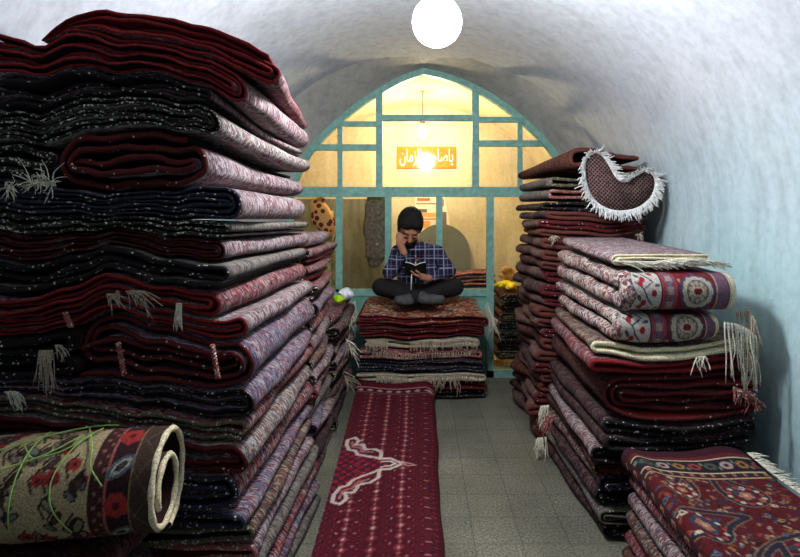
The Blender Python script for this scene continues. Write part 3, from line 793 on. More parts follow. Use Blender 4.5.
# strips of narrower folded carpets show between the big ones along the aisle
def front_pattern(W0):
    def f(u, v, W):
        g = np.random.default_rng(int(W0*100)); L = .53
        img = np.empty(u.shape+(3,)); img[:] = lin((128,40,46))
        s = (u-UC)*1.75
        t = v
        img[t < .012] = lin((150,150,150))
        m = t < .150; img[m] = lin((208,198,186))
        for c in (-.09, .03, .15):
            paint_line(img, s, t, [(c-.06, .02), (c-.02, .06), (c+.02, .075), (c+.06, .11)], .004, (70,76,110))
            paint_line(img, s, t, [(c-.02, .06), (c-.05, .10)], .004, (70,76,110))
            for a, b in ((-.05, .045), (.0, .11), (.045, .06)): paint_disc(img, s, t, c+a, b, .018, .014, (164,44,52))
            leaf(img, s, t, c+.02, .035, .018, .5, (74,92,116)); leaf(img, s, t, c-.04, .13, .016, 2, (74,92,116))
        img[(t > .150) & (t < .158)] = lin((84,40,48)); m = (t > .158) & (t < .232); img[m] = lin((110,106,132))
        img[m & (np.sin(s*120)*np.sin(t*170) > .35)] = lin((160,70,72)); img[m & (np.abs(t-.195) < .016) & (np.sin(s*90) > .0)] = lin((178,150,140))
        for b in (.166, .224): img[np.abs(t-b) < .004] = lin((176,60,62))
        cx, ct = .02, .335
        for (ru, rt, c) in ((.092, .085, (74,80,112)), (.080, .074, (200,186,164))): 
            for q in range(12): paint_disc(img, s, t, cx+ru*.75*math.cos(q*PI/6), ct+rt*.75*math.sin(q*PI/6), ru*.33, rt*.33, c)
        paint_disc(img, s, t, cx, ct, .062, .056, (110,100,110)); 
        for q in range(10): paint_disc(img, s, t, cx+.042*math.cos(q*PI/5), ct+.038*math.sin(q*PI/5), .012, .011, (190,170,146))
        paint_disc(img, s, t, cx, ct, .026, .034, (206,192,170)); paint_disc(img, s, t, cx, ct, .017, .022, (130,36,44))
        for k in range(26):
            a, b = g.uniform(-.12, .16), g.uniform(.24, .42)
            if math.hypot(a-cx, b-ct) > .1: paint_disc(img, s, t, a, b, .012, .009, [(84,88,126), (196,150,130), (70,40,52)][k % 3])
        m = (t > .432) & (t < .492); img[m] = lin((104,98,126)); img[m & (np.sin(s*110+1)*np.sin(t*200) > .3)] = lin((172,82,78))
        img[(t > .428) & (t < .436)] = lin((196,160,140)); img[t > .492] = lin((110,70,72)); img[t > .50] = lin((206,196,174))
        return img
    return f
UC = 0.0
zD = [zat(341, YD0)+.004, zat(312, YD0), zat(271, YD0)]
def rise(z, s=.05): return lambda a, t: z+s*np.clip((-a-YD0)/1.1, 0, 1)+0*t
def lower_D(a, t):
    # a is -y here and t runs along x: rest on the carpet below
    return US[0](-(1.03+.53*t), np.clip((-a-YD0)/(YD1-YD0), 0, 1))+.006
for k, (zb, zt, look, xa, xb) in enumerate([(rise(zD[1], .05), rise(zD[2], .055), 'upper of two floral carpets with cream and red fronts', 1.045, 1.555), (lower_D, rise(zD[1]-.004, .05), 'lower of two floral carpets with cream and red fronts', 1.02, 1.50)]):
    H = .205 if k == 0 else .142
    UC = 1.172-.03*k
    i = carpet('folded_carpet', Slot(zb, zt), 'nest', 2, -3.88, -2.685-.03*k, None, None, xa, xb, H=H, axis='X', col_fn=front_pattern(k+1), selv='mottle', selv_r=.56, thick=.82, nt=130, ns=16, na=36, wob=.0, rag=.012,
               far_selv=False, label=look+', front right stack', group='floral carpets with cream and red fronts', fill=.97)
    Wc = i['Wc'][:, -1]; 
    kk = 8; MBt = MB(); MBt.tube(Wc[::1], H/2*.82*.5, 8, True); MBt.build('kilim_edge', SELV['cream'], i['o'], True)
def sl_z(z, s): return lambda a, t: z+s*t+0*a
i0 = carpet('folded_carpet', Slot(sl_z(zD[2]+.02, .064), sl_z(zD[2]+.086, .05)), 'nest', 4, -1.54, -.985, -1.50, -1.02, 2.80, 3.9, H=.075, sgn=-1, back='pink', pile='cream', selv='cream', nt=12, ns=18, na=9, thick=.7, selv_r=.58,
            label='mauve folded carpet with a rolled cream end topping the front right stack', group=GD)
fr_z = zD[2]+.05
fringe(i0['o'], [(1.0, 2.78, fr_z), (1.2, 2.76, fr_z-.005), (1.35, 2.77, fr_z+.012), (1.5, 2.78, fr_z)], (.95, -.12, -.12), .15, .006, 150, .06, .1, FRINGE, 'fringe', 51)
# fringe hanging at the wall side and loose tassels
def wall_fr(info, pts, d, L, n, seed, mat=FRINGE, r=.008, sp=.2): fringe(info['o'], pts, d, L, r, n, sp, .4, mat, 'fringe', seed)
wall_fr(infoD[0], [P(724, 322, 2.66), P(738, 324, 2.66), P(750, 330, 2.66), P(757, 338, 2.66)], (.04, -.03, -1), .26, 20, 61, FRINGE, .006, .06)
wall_fr(infoD[0], [P(735, 312, 2.70), P(748, 308, 2.70), P(756, 322, 2.66)], (.1, -.05, -.9), .14, 14, 62, FRINGE_D, .007, .1)
wall_fr(infoD[0], [P(742, 343, 2.66), P(757, 340, 2.66)], (.0, -.03, -1), .22, 10, 63, FRINGE_D, .005, .06)
wall_fr(infoD[1], [P(696, 357, 2.66), P(706, 356, 2.66)], (-.2, -.2, -.9), .07, 12, 64, FRINGE, .005, .4)
wall_fr(infoD[2], [P(733, 387, 2.66), P(748, 391, 2.66), P(758, 400, 2.66)], (.1, -.4, -.6), .05, 60, 65, SELV['rose'], .006, .35)
for q, (x, y, Y) in enumerate([(541, 414, 3.82), (546, 424, 3.6), (538, 446, 3.75)]):
    infoX = infoD[[6, 6, 8][q]]
    fringe(infoX['o'], [P(x, y-8, Y)+[.0, 0, 0], P(x+4, y-9, Y)+[.03, 0, 0]], (-.25, -.15, -.9), .13, .008, 18, .2, .3, FRINGE if q != 1 else SELV['rose'], 'tassel', 70+q)

# ================================================================== tall stack at the far right
GE = 'folded carpets in the tall far right stack'
gE = np.random.default_rng(17)
famE = ['mauve','maroon','mauve','mauve','brown','mauve','dark']
infoE, slE, hE = side_stack('the tall far-right stack', GE, 4.06, 5.06, -.935, 1.735, 21, famE, ['darkred','brown','darkred','brown'], gE, -1.72, sgn=-1, jit=.016, xr_low=.06, amp=.026, nt=16, ns=16, wob=.045, thick=.84, fill=.92, kinds=('nest',), n_layers=2, pos_off=4)
zE = 1.739
slU = wave_stack(zE, [.10, .10, .10], .012, gE)
ztE = slE[-1].zt
slU[0].zb = ztE
for k, (bk, sv, look) in enumerate([('dark','black','dark plum folded carpet'), ('grey','rose','grey beige folded carpet with a rosy edge'), ('grey','olive','taupe folded carpet')]):
    carpet('folded_carpet', slU[k], 'nest', 2, -1.66, -1.0-.02*k, None, -.90-.02*k, 4.34, 5.06, H=.10, sgn=-1, back=bk, selv=sv, nt=10, ns=12, wob=.03, label=f'{look}, {ORD[4-k]} down the tall far-right stack', group=GE)
# thick rust brown one on top, turned so that its near end lies further right
carpet('folded_carpet', Slot(slU[2].zt, lambda a, t: 2.25+.05*np.exp(-((a+1.25)/.15)**2)-.05*np.clip((-a-1.35)/.35, 0, 1)**1.5-.075*t), 'nest', 2, -1.70, -1.12, -1.60, -.91, 4.12, 5.06, H=.18, sgn=-1, back='brown', pile='black', selv='brown', thick=.34, nt=12, ns=22, na=12, wob=.02,
       label='plain rust brown carpet folded in a loop on top of the tall far-right stack', group=GE)
# carpet end with a heart-shaped white fringe draped on the near side
loop_px = [(580,158),(579,170),(582,187),(590,202),(606,212),(625,214),(643,210),(657,200),(663,187),(662,176),(654,170),(641,174),(627,184),(616,178),(607,163),(598,152),(587,152)]
def closed_smooth(p, it=2):
    p = np.array(p, float)
    for _ in range(it): p = np.stack([p*.75+np.roll(p, -1, 0)*.25, p*.25+np.roll(p, -1, 0)*.75], 1).reshape(-1, p.shape[1])
    return p
cx, cy = 615, 190
lp = closed_smooth([(cx+(x-cx)*.85, cy+(y-cy)*(.9 if y > cy else .97)) for x, y in loop_px], 2)
zlow, zhigh = 214., 150.
def ring(scale, Y, lipY, cyy=cy, dz=0.0):
    out = []
    for x, y in lp:
        up = np.clip((214-y)/60, 0, 1)
        out.append(P(cx+(x-cx)*scale, cyy+(y-cyy)*scale, Y+lipY*up)+[0, 0, dz])
    return np.array(out)
outer_r = [ring(.4, 4.25, .0, cy, -.12), ring(.6, 4.18, .03, cy, -.08), ring(.86, 4.07, .05, cy, -.03), ring(1.0, 3.95, .10), ring(.99, 3.90, .12)]
inner_r = [ring(.955, 3.90, .12), ring(.945, 3.95, .10), ring(.9, 4.04, .07, 202), ring(.75, 4.12, .04, 206), ring(.4, 4.18, .02, 208)]
def mat_lattice():
    m, nt, b = newmat('dark_lattice_pile', 0.95)
    g = node(nt, 'ShaderNodeNewGeometry')
    mp = node(nt, 'ShaderNodeMapping'); mp.inputs['Rotation'].default_value = (0, 0.785, 0); mp.inputs['Scale'].default_value = (58, 58, 58)
    nt.links.new(g.outputs['Position'], mp.inputs['Vector'])
    sx = node(nt, 'ShaderNodeSeparateXYZ'); nt.links.new(mp.outputs[0], sx.inputs[0])
    fx = math_(nt, 'LESS_THAN', math_(nt, 'FRACT', sx.outputs[0]), .25); fz = math_(nt, 'LESS_THAN', math_(nt, 'FRACT', sx.outputs[2]), .25)
    f = math_(nt, 'MAXIMUM', fx, fz); n = noise(nt, g.outputs['Position'], 60)
    f2 = math_(nt, 'MULTIPLY', f, n.outputs['Fac'])
    r = ramp(nt, f2, [(0.0, (40,30,30)), (0.25, (54,38,38)), (0.6, (132,102,98))])
    nt.links.new(r.outputs[0], b.inputs['Base Color']); return m
fc = MB().loft(outer_r+inner_r).build('fringed_carpet', MB_['dark'], None, True)
tag(fc, 'dark lattice carpet with a heart-shaped loop of thick white fringe', 'carpet', None)
MB().loft([r+np.array([0, -.006, 0]) for r in inner_r]).build('pile_lining', mat_lattice(), fc, True)
edge = ring(.985, 3.885, .12)
dirs = []
cen = np.array([P(cx, cy, 3.9)[0], 0, P(cx, cy, 3.9)[2]])
tang = np.roll(edge, -1, 0)-np.roll(edge, 1, 0)
outn = np.stack([tang[:, 2]*-1, 0*tang[:, 0], tang[:, 0]], 1)
outn *= np.sign((outn*(edge-cen)).sum(1).mean()); outn /= np.linalg.norm(outn, axis=1)[:, None]
dv = outn*1.0+np.array([0, -.9, -.25])
e2 = np.concatenate([edge, edge[:1]]); d2 = np.concatenate([dv, dv[:1]])
fringe(fc, e2, d2, np.interp(0, [0, 1], [.075, .075]), .0075, 520, .2, .3, FRINGE_W, 'fringe', 81)
for rr, nm, m_ in ((.90, 'red_border', SELV['red']), (.955, 'cream_border', SELV['cream'])):
    rg = ring(rr, 3.92, .12); 
    sel = [i for i in range(len(lp)) if lp[i][1] > 186]
    MB().tube(rg[sel], .008, 5).build(nm, m_, fc, True)
for q, (x, y, Y) in enumerate([(553, 236, 4.04), (637, 234, 4.02), (560, 262, 4.1)]):
    k = [2, 2, 4][q]; p = P(x, y, Y)
    fringe(infoE[k]['o'], [p+[-.02, -.03, 0], p+[.02, -.03, 0]], (-.1, -.5, -.6), .05, .007, 14, .4, .2, FRINGE_D, 'tassel', 90+q)

# ================================================================== low stack at the near right
GF = 'carpets of the low near right stack'
def paisley_pattern(u, v, W):
    """u from the wall side towards the aisle, v away from the camera (0 near)"""
    img = np.empty(u.shape+(3,)); img[:] = lin((98,30,35))
    g = np.random.default_rng(8)
    L = 1.50; e = L-v
    for k in range(1900):
        cu, cv = g.uniform(0, 1.0), g.uniform(0, L)
        c = [(54,46,60), (150,116,88), (74,84,98), (56,30,36), (168,146,124), (140,66,52), (70,34,42), (60,52,70)][int(g.integers(8))]
        paint_disc(img, u, v, cu, cv, g.uniform(.008, .02), g.uniform(.004, .009), c, g.uniform(0, 3))
    def paisley(cu, cv, s, rot, flip=1):
        for (grow, c) in ((.014, (146,112,86)), (.009, (48,44,60)), (-.012, (124,98,82)), (-.018, (96,30,38)), (-.04, (60,66,86))):
            for q in np.linspace(0, 1, 22):
                r = s*(1-q)**.8*.5+.014*s+grow
                if r <= 0.004: continue
                a = q*2.0; x = s*1.15*q; y = flip*s*.55*q*q*1.3
                paint_disc(img, u, v, cu+x*math.cos(rot)-y*math.sin(rot), cv+x*math.sin(rot)+y*math.cos(rot), r, r, c)
        for q in range(14):
            a = q*2*PI/14; paint_disc(img, u, v, cu+s*.44*math.cos(a), cv+s*.44*math.sin(a), .010, .010, [(206,190,164), (176,66,56)][q % 2])
        flower(img, u, v, cu, cv, s*.2, (190,120,90), (210,190,160), 5)
    for (cu, cv, s, r, f) in [(.20,1.10,.15,.8,1), (.46,1.12,.11,2.4,-1), (.50,.86,.17,2.2,1), (.16,.72,.17,.5,-1), (.34,.62,.12,1.4,1), (.50,.42,.17,2.3,1), (.17,.36,.16,.7,1), (.4,.14,.15,1.5,-1)]:
        paisley(cu, cv, s, r, f)
    for k in range(60):
        cu, cv = g.uniform(.05, .6), g.uniform(0, 1.25); flower(img, u, v, cu, cv, .014, [(206,186,160), (176,120,70), (90,100,120)][k % 3], (60,30,36), 4)
    def border(d, along):
        img[d < .27] = lin((74,30,40)); img[np.abs(d-.262) < .005] = lin((196,166,120)); img[np.abs(d-.235) < .014] = lin((50,44,58))
        m = np.abs(d-.235) < .012; img[m & (np.sin(along*130) > .5)] = lin((170,110,80))
        img[np.abs(d-.215) < .005] = lin((206,186,150))
        img[np.abs(d-.16) < .048] = lin((44,36,46))
        for k in range(22):
            c = k*.075; sel = [(160,72,70), (156,116,74), (186,158,150), (84,94,86)][k % 4]
            q = np.hypot(d-.16, along-c); img[q < .028] = lin(sel); img[q < .012] = lin((70,34,40))
            img[np.hypot((d-.16+.02*(1 if k % 2 else -1))/1.6, along-c-.037) < .008] = lin((120,130,110))
        img[np.abs(d-.108) < .005] = lin((206,186,150)); img[np.abs(d-.085) < .014] = lin((110,40,46)); img[d < .06] = lin((70,34,44))
    mm = e < .27
    sub = img.copy(); img2 = img
    border(e, u)
    keep = ~mm; img[keep] = sub[keep]
    side = np.abs(u-.655)      # border running over the aisle-side fold
    m = (side < .09) & (e > .06)
    img[m] = lin((84,34,40)); q = np.sin(v*62)*np.cos((u-.655)*90)
    img[m & (q > .35)] = lin((190,150,140)); img[m & (q > .7)] = lin((150,50,52)); img[m & (q < -.5)] = lin((50,46,60))
    return img
hF = [.085]*4+[.08]; zF0 = .0
sF = wave_stack(0.004, [.09, .09, .09, .09, .085], .006, np.random.default_rng(5))
lookF = [('multi','red','navy','many-coloured folded carpet lying on the floor'), ('red','red','darkred','red and rose folded carpet'), ('multi','black','black','dark-edged many-coloured folded carpet'), ('pink','red','darkred','pink-grey folded carpet'), ('red','red','darkred','bright red and rose folded carpet')]
for k, (bk, pl, sv, look) in enumerate(lookF):
    carpet('folded_carpet', sF[k], 'nest', 4, -1.66, -.955-.012*k, None, -.985-.01*k, 1.15, 2.62, H=.09, sgn=-1, back=bk, pile=pl, selv=sv, nt=14, ns=10, wob=.01,
           label=f'{look}, {ORD[6-k]} down the low near-right stack', group=GF)
zt5 = sF[4].zt
topF = Slot(zt5, lambda a, t: zt5(a, t)+.09+.012*np.sin(a*9+t*6)+.045*np.exp(-((a+1.5)/.13)**2-((t-1)/.12)**2)+.03*np.exp(-((a+1.02)/.06)**2)*(0.3+.7*t))
iF = carpet('folded_carpet', topF, 'nest', 2, -1.62, -1.0, -1.62, -.995, 1.15, 2.64, H=.09, sgn=-1, col_fn=paisley_pattern, selv='darkred', thick=.8, nt=300, ns=110, na=22, wob=.012, rag=.006,
       label='red and navy paisley carpet with flowered border spread on the low near-right stack', group=GF)
fringe(iF['o'], [(1.60, y, float(topF.zt(np.array([-1.6]), np.array([(y-1.15)/1.5]))[0])-.012) for y in np.linspace(1.6, 2.62, 20)], (1, -.05, .25), .085, .0055, 190, .16, .35, FRINGE, 'fringe', 101)

# ================================================================== things of the back room
sK = wave_stack(0.075, [.11]*7, .01, np.random.default_rng(9))
pal = MB()
for y in (6.12, 6.42, 6.72): pal.box(.84, 1.52, y, y+.1, 0, .05)
pl = pal.build('pallet', simple('pallet_wood', (176,130,80), .7)); bo = None
tag(pl, 'tan wooden pallet under the dark carpets behind the door pane', 'pallet')
MB().box(.84, 1.52, 6.12, 6.82, .05, .072).build('deck_boards', simple('pallet_board', (186,140,86), .7), pl)
for k in range(7):
    bk = ['dark','maroon','grey','dark','maroon','dark','maroon'][k]
    carpet('folded_carpet', sK[k], 'zig', 3, .0, .0+.001, None, None, 0, 1) if False else None
    carpet('folded_carpet', sK[k], 'nest', 4, -1.5, -.86-.01*k, None, None, 6.13, 6.82, H=.11, sgn=-1, back=bk, selv=['olive','black','dots','navy'][k % 4], nt=6, ns=10, na=7,
           label=f'{DESC[bk]} folded carpet, {ORD[7-k]} of the pile seen through the door pane', group='carpets behind the door pane')
# ---- implicit surfaces for soft things and the man
CORN = [(0,0,0),(1,0,0),(0,1,0),(1,1,0),(0,0,1),(1,0,1),(0,1,1),(1,1,1)]
def surface_nets(val, lo, h):
    ins = val < 0; n = np.array(val.shape)-1
    cnt = np.zeros(n, np.int16); acc = np.zeros(tuple(n)+(3,))
    for i in range(8):
        for ax in range(3):
            a = CORN[i]
            if a[ax]: continue
            b = list(a); b[ax] = 1
            sl = lambda c: tuple(slice(c[d], c[d]+n[d]) for d in range(3))
            va, vb = val[sl(a)], val[sl(b)]; m = (va < 0) != (vb < 0)
            t = np.where(m, va/(va-vb+1e-12), 0)
            for d in range(3): acc[..., d] += np.where(m, a[d]+(t if d == ax else 0), 0)
            cnt += m
    act = cnt > 0; idx = np.full(n, -1); idx[act] = np.arange(act.sum())
    pos = (np.argwhere(act)+acc[act]/cnt[act][:, None])*h+lo
    faces = []
    for ax in range(3):
        o1, o2 = [(1, 2), (2, 0), (0, 1)][ax]
        s0 = [slice(1, -1)]*3; s0[ax] = slice(0, -1); s1 = list(s0); s1[ax] = slice(1, None)
        a_, b_ = ins[tuple(s0)], ins[tuple(s1)]; e = np.argwhere(a_ != b_)
        if not len(e): continue
        fl_ = a_[tuple(e.T)]
        e = e.copy(); 
        for d in range(3):
            if d != ax: e[:, d] += 1
        def cell(d1, d2):
            c = e.copy(); c[:, o1] -= d1; c[:, o2] -= d2; return idx[tuple(c.T)]
        q = np.stack([cell(1, 1), cell(0, 1), cell(0, 0), cell(1, 0)], 1)
        q = np.where(fl_[:, None], q, q[:, ::-1]); faces.append(q)
    return pos, np.concatenate(faces)
class SDF:
    def __init__(s, lo, hi, h):
        s.lo, s.h = np.array(lo, float), h
        s.n = np.ceil((np.array(hi)-s.lo)/h).astype(int)+1
        s.v = np.full(s.n, 1.0)
    def block(s, lo, hi):
        a = np.clip(((lo-s.lo)/s.h).astype(int)-1, 0, s.n-1); b = np.clip(((hi-s.lo)/s.h).astype(int)+2, 1, s.n)
        sl = tuple(slice(a[i], max(b[i], a[i]+1)) for i in range(3))
        g = np.meshgrid(*[s.lo[i]+s.h*np.arange(sl[i].start, sl[i].stop) for i in range(3)], indexing='ij')
        return sl, np.stack(g, -1)
    def merge(s, sl, d, k):
        o = s.v[sl]
        if k <= 0: s.v[sl] = np.minimum(o, d)
        else:
            hh = np.clip(k-np.abs(o-d), 0, None)/k; s.v[sl] = np.minimum(o, d)-hh*hh*k*.25
    def cap(s, p, q, r0, r1=None, k=.02):
        r1 = r0 if r1 is None else r1; p, q = np.array(p, float), np.array(q, float); R = max(r0, r1)+k+2*s.h
        sl, g = s.block(np.minimum(p, q)-R, np.maximum(p, q)+R)
        d = q-p; t = np.clip(((g-p)@d)/(d@d+1e-12), 0, 1)
        s.merge(sl, np.linalg.norm(g-p-t[..., None]*d, axis=-1)-(r0+t*(r1-r0)), k); return s
    def chain(s, pts, rs, k=.02):
        for i in range(len(pts)-1): s.cap(pts[i], pts[i+1], rs[i], rs[i+1], k)
        return s
    def ell(s, c, r, M=None, k=.02, cut=None):
        c = np.array(c, float); r = np.array(r, float); R = r.max()+k+2*s.h
        sl, g = s.block(c-R, c+R); l = g-c
        if M is not None: l = l@np.array(M).T
        q = np.linalg.norm(l/r, axis=-1); d = (q-1)*r.min()
        if cut is not None: d = np.maximum(d, cut(l))
        s.merge(sl, d, k); return s
    def mesh(s): return surface_nets(s.v, s.lo, s.h)
    def obj(s, name, mat, parent=None):
        V, f = s.mesh(); return obj(name, V, f.astype(np.int64), mat, parent)
# coat on the back of the partition
gc = np.random.default_rng(4)
CY = 5.86
def cp(x, y, dy=0.0): return P(x, y, CY+dy)
coat = SDF(cp(352, 275)-[.05, .14, .05], cp(398, 190)+[.05, .14, .05], .010)
for (a, b, r0, r1) in [((372,200),(370,230),.06,.075), ((381,200),(381,228),.06,.08), ((370,228),(373,262),.07,.06), ((379,228),(380,256),.075,.06), ((375,205),(376,250),.07,.07), ((376,240),(377,262),.06,.05)]:
    coat.cap(cp(*a), cp(*b), r0, r1, .04)
for x in (367, 371, 376, 381, 385): coat.cap(cp(x, 205, -.05), cp(x+1, 256, -.06), .022, .03, .025)
co = coat.obj('coat', simple('dark_grey_cloth', (112,100,86), .95, .3, 40)); tag(co, 'dark grey coat hanging behind the glass to the left of the man', 'coat')
MB().sphere(cp(377, 244, -.105), .012).build('button', simple('pale_button', (200,190,170), .5), co, True)
MB().tube([cp(376, 203), cp(376, 196), cp(377, 192, -.05), (cp(377, 191)[0], YF+.045, cp(377, 191)[2])], .007, 6).build('hanging_loop', M_CORD, co, True)
def mat_dots(name, base, dot):
    m, nt, b = newmat(name, 0.8); g = node(nt, 'ShaderNodeNewGeometry')
    v = node(nt, 'ShaderNodeTexVoronoi'); v.inputs['Scale'].default_value = 16.0; nt.links.new(g.outputs['Position'], v.inputs['Vector'])
    f = math_(nt, 'LESS_THAN', v.outputs['Distance'], .36)
    r = ramp(nt, f, [(0, base), (.5, dot)], 'CONSTANT'); nt.links.new(r.outputs[0], b.inputs['Base Color']); return m
BYY = 5.90
bp = lambda x, y, d=0.0: P(x, y, BYY+d)
bag = SDF(bp(298, 250)-[.05, .16, .05], bp(346, 192)+[.05, .16, .05], .010)
bag.ell(bp(321, 216), (.115, .09, .15), None, .02).ell(bp(328, 226), (.085, .08, .13), None, .04).cap(bp(316, 204), bp(322, 198), .06, .03, .05)
bo = bag.obj('cloth_bag', mat_dots('orange_dotted_cloth', (226,164,104), (110,44,34))); tag(bo, 'orange cloth bag with dark dots hanging behind the left panes', 'bag')
MB().tube([bp(320, 203), bp(321, 197), bp(321, 192, -.1), (bp(321, 191)[0], YF+.045, bp(321, 191)[2])], .008, 6).build('strap', M_CORD, bo, True)
gr = SDF(bp(316, 262)-[.05, .12, .05], bp(346, 222)+[.05, .12, .05], .010)
gr.cap(bp(329, 252, -.02), bp(333, 247, -.02), .035, .03).cap(bp(327, 256, -.02), bp(330, 250, .02), .03, .03)
# long pale cloth behind the bag
cl = MB()
cr = []
for z, w_ in [(0.0, .12), (.3, .12), (.6, .10), (.9, .09), (1.2, .07), (1.5, .05), (1.78, .03)]:
    cr.append([(xat(330, 6.02)+w_*math.cos(a), 6.06+.04*math.sin(a)*(1+.3*math.cos(5*a)), z+.004) for a in np.arange(24)*2*PI/24])
so = cl.loft(cr).build('rolled_cloth', simple('pale_dusty_cloth', (176,160,120), .95, .2, 20), None, True); tag(so, 'pale dusty cloth standing rolled up below the orange bag', 'cloth')
go = gr.obj('knitted_cap', simple('dark_green_wool', (72,74,56), .95, .3, 60)); tag(go, 'small dark green woollen bundle hanging under the orange bag', 'cap')
MB().tube([bp(332, 247, -.02), bp(340, 222, .06), bp(339, 196, .0), (bp(339, 192)[0], YF+.045, bp(334, 192)[2])], .006, 5).build('string', M_CORD, go, True)
# banner with white lettering
yb = YB-.012
bx0, bx1 = xat(397, yb), xat(456, yb); bz0, bz1 = zat(168.5, yb), zat(146.5, yb)
ban = MB().box(bx0, bx1, yb-.006, yb+.006, bz0, bz1).build('banner', simple('orange_brown_cloth', (196,118,46), .9, .12, 8))
tag(ban, 'orange brown banner with white lettering on the far wall behind the bulb', 'banner')
fcu = bpy.data.curves.new('banner_lettering', 'FONT'); fcu.body = '\ufee5\ufe8e\ufee3\ufeb0\ufedf\ufe8d\ufe90\ufea3\ufe8e\ufebb\ufe8e\ufbfe'; fcu.size = .27*S; fcu.extrude = .001; fcu.align_x = 'CENTER'; fcu.align_y = 'CENTER'
tmp = bpy.data.objects.new('tmp_text', fcu); C.objects.link(tmp)
bpy.context.view_layer.update()
me = bpy.data.meshes.new_from_object(tmp.evaluated_get(bpy.context.evaluated_depsgraph_get()))
bpy.data.objects.remove(tmp)
tv = np.empty(len(me.vertices)*3, np.float32); me.vertices.foreach_get('co', tv); tv = tv.reshape(-1, 3)
tf = [tuple(p.vertices) for p in me.polygons]
wd = tv[:, 0].max()-tv[:, 0].min(); hd = tv[:, 1].max()-tv[:, 1].min(); bw, bh = (bx1-bx0)*.90, (bz1-bz0)*.78
TX = (tv[:, 0]-tv[:, 0].min())/wd-.5; TZ = (tv[:, 1]-tv[:, 1].min())/hd-.5
Vt = np.stack([(bx0+bx1)/2+TX*bw, yb-.010+tv[:, 2]*.5, (bz0+bz1)/2+TZ*bh], 1)
obj('lettering', Vt, tf, simple('white_paint', (240,236,222), .8, .05), ban, smooth=False)
# paper poster
po_ = [(xat(415, yb), zat(232, yb)), (xat(451, yb), zat(230, yb)), (xat(444.5, yb), zat(196, yb)), (xat(415, yb), zat(195, yb))]
M_PAPER = simple('poster_paper', (236,222,200), .8, .04, 8)
pv = [(a, yb-.004, b) for a, b in po_]+[(a, yb+.004, b) for a, b in po_]
po = obj('poster', pv, [(0,1,2,3), (7,6,5,4), (0,4,5,1), (1,5,6,2), (2,6,7,3), (3,7,4,0)], M_PAPER, smooth=False); tag(po, 'paper poster with red headings on the far wall above the man', 'poster')
def pbar(x0, x1, y0, y1, m, nm): MB().box(xat(x0, yb), xat(x1, yb), yb-.007, yb-.0045, zat(y1, yb), zat(y0, yb)).build(nm, m, po)
M_PR = simple('poster_red', (206,110,84), .8, .05); M_PG = simple('poster_grey', (120,106,96), .8, .05); M_PO = simple('poster_orange', (228,168,92), .8, .05)
pbar(417, 430, 198, 201, M_PR, 'heading'); pbar(416, 436, 203, 204.2, M_PR, 'rule_line'); pbar(416.5, 427, 209, 212.5, M_PG, 'picture'); pbar(422, 436, 213, 217, M_PO, 'colour_block'); pbar(420, 436, 218.5, 219.6, M_PR, 'rule_line')
pbar(422, 430, 221, 228, M_PO, 'colour_block'); pbar(442, 446.5, 212, 226, M_PG, 'picture'); pbar(441.5, 444, 199, 206, M_PR, 'heading')
# grey arched panel
ypn = YB-.05; xc, rp = xat(441, ypn), .42; zb_ = zat(256, ypn)
ap = [(xc-rp, 0.0), (xc+rp, 0.0), (xc+rp, zb_)]+[(xc+rp*math.cos(a), zb_+(zat(224, ypn)-zb_)*math.sin(a)) for a in np.linspace(0, PI, 26)[1:-1]]+[(xc-rp, zb_)]
k = len(ap)
pv = [(a, ypn-.03, b) for a, b in ap]+[(a, ypn+.03, b) for a, b in ap]
pa_ = obj('arched_panel', pv, [tuple(range(k)), tuple(range(2*k-1, k-1, -1))]+[(i, (i+1) % k, k+(i+1) % k, k+i) for i in range(k)], simple('grey_panel', (112,112,102), .7, .06, 6), smooth=False)
tag(pa_, 'grey round-topped panel standing against the far wall right of the man', 'panel')
ppl = MB()
for j in range(7):
    pass
sL = wave_stack(0.004, [.2]*5, .02, np.random.default_rng(12))
for k in range(5):
    bk = ['red','pink','orange','pink','red'][k]
    carpet('folded_carpet', sL[k], 'nest', 4, -.98, -.30-.02*k, None, None, 6.95, 7.45, H=.2, sgn=-1, back=bk, selv='rose', nt=6, ns=8, na=7,
           label=f'{DESC[bk]} folded carpet, {ORD[5-k]} of the pile by the far wall', group='carpets at the foot of the far wall')
def crumple(name, px, Y, size, mat, label, cat, seed, n=16, h=.012, flat=.6, z=None):
    g = np.random.default_rng(seed); c = P(px[0], px[1], Y)
    sx, sy, sz = size; s = SDF(c-np.array(size)*1.5-.06, c+np.array(size)*1.5+.06, h)
    for i in range(n):
        p = c+g.uniform(-1, 1, 3)*np.array(size)*[.75, .75, .55]; q = p+g.normal(0, 1, 3)*np.array(size)*.5*[1, 1, flat]
        s.cap(p, q, .02+.25*min(size), .012+.12*min(size), .015)
    V, f = s.mesh()
    zmin = V[:, 2].min(); zf = z if z is not None else zmin
    V[:, 2] += zf-zmin
    o = obj(name, V, f.astype(np.int64), mat); tag(o, label, cat); return o
zK = .075+.77
crumple('cloth_pile', (508, 284), 6.35, (.12, .14, .035), simple('yellow_cloth', (226,206,50), .8, .12, 20), 'bright yellow cloth lying on the pile behind the door pane', 'cloth', 5, z=zK+.012)
crumple('cloth_pile', (516, 272), 6.62, (.18, .10, .11), mat_back('orange_brown_scarves', [(190,104,52), (120,60,36), (216,160,96), (90,46,36)], 14, 14), 'heap of orange and brown cloths behind the yellow cloth', 'cloth', 6, n=26, z=zK+.012)
zC = .93
crumple('plastic_bag', (346, 304), 4.95, (.06, .06, .05), simple('white_plastic', (226,226,232), .4, .05), 'crumpled white plastic bag on the low far-left stack', 'bag', 8, z=zC+.012)
crumple('plastic_wrapper', (338, 311), 4.72, (.03, .035, .025), simple('lime_plastic', (176,226,40), .4, .08), 'small lime green wrapper on the low far-left stack', 'wrapper', 9, h=.008, z=zC+.012)

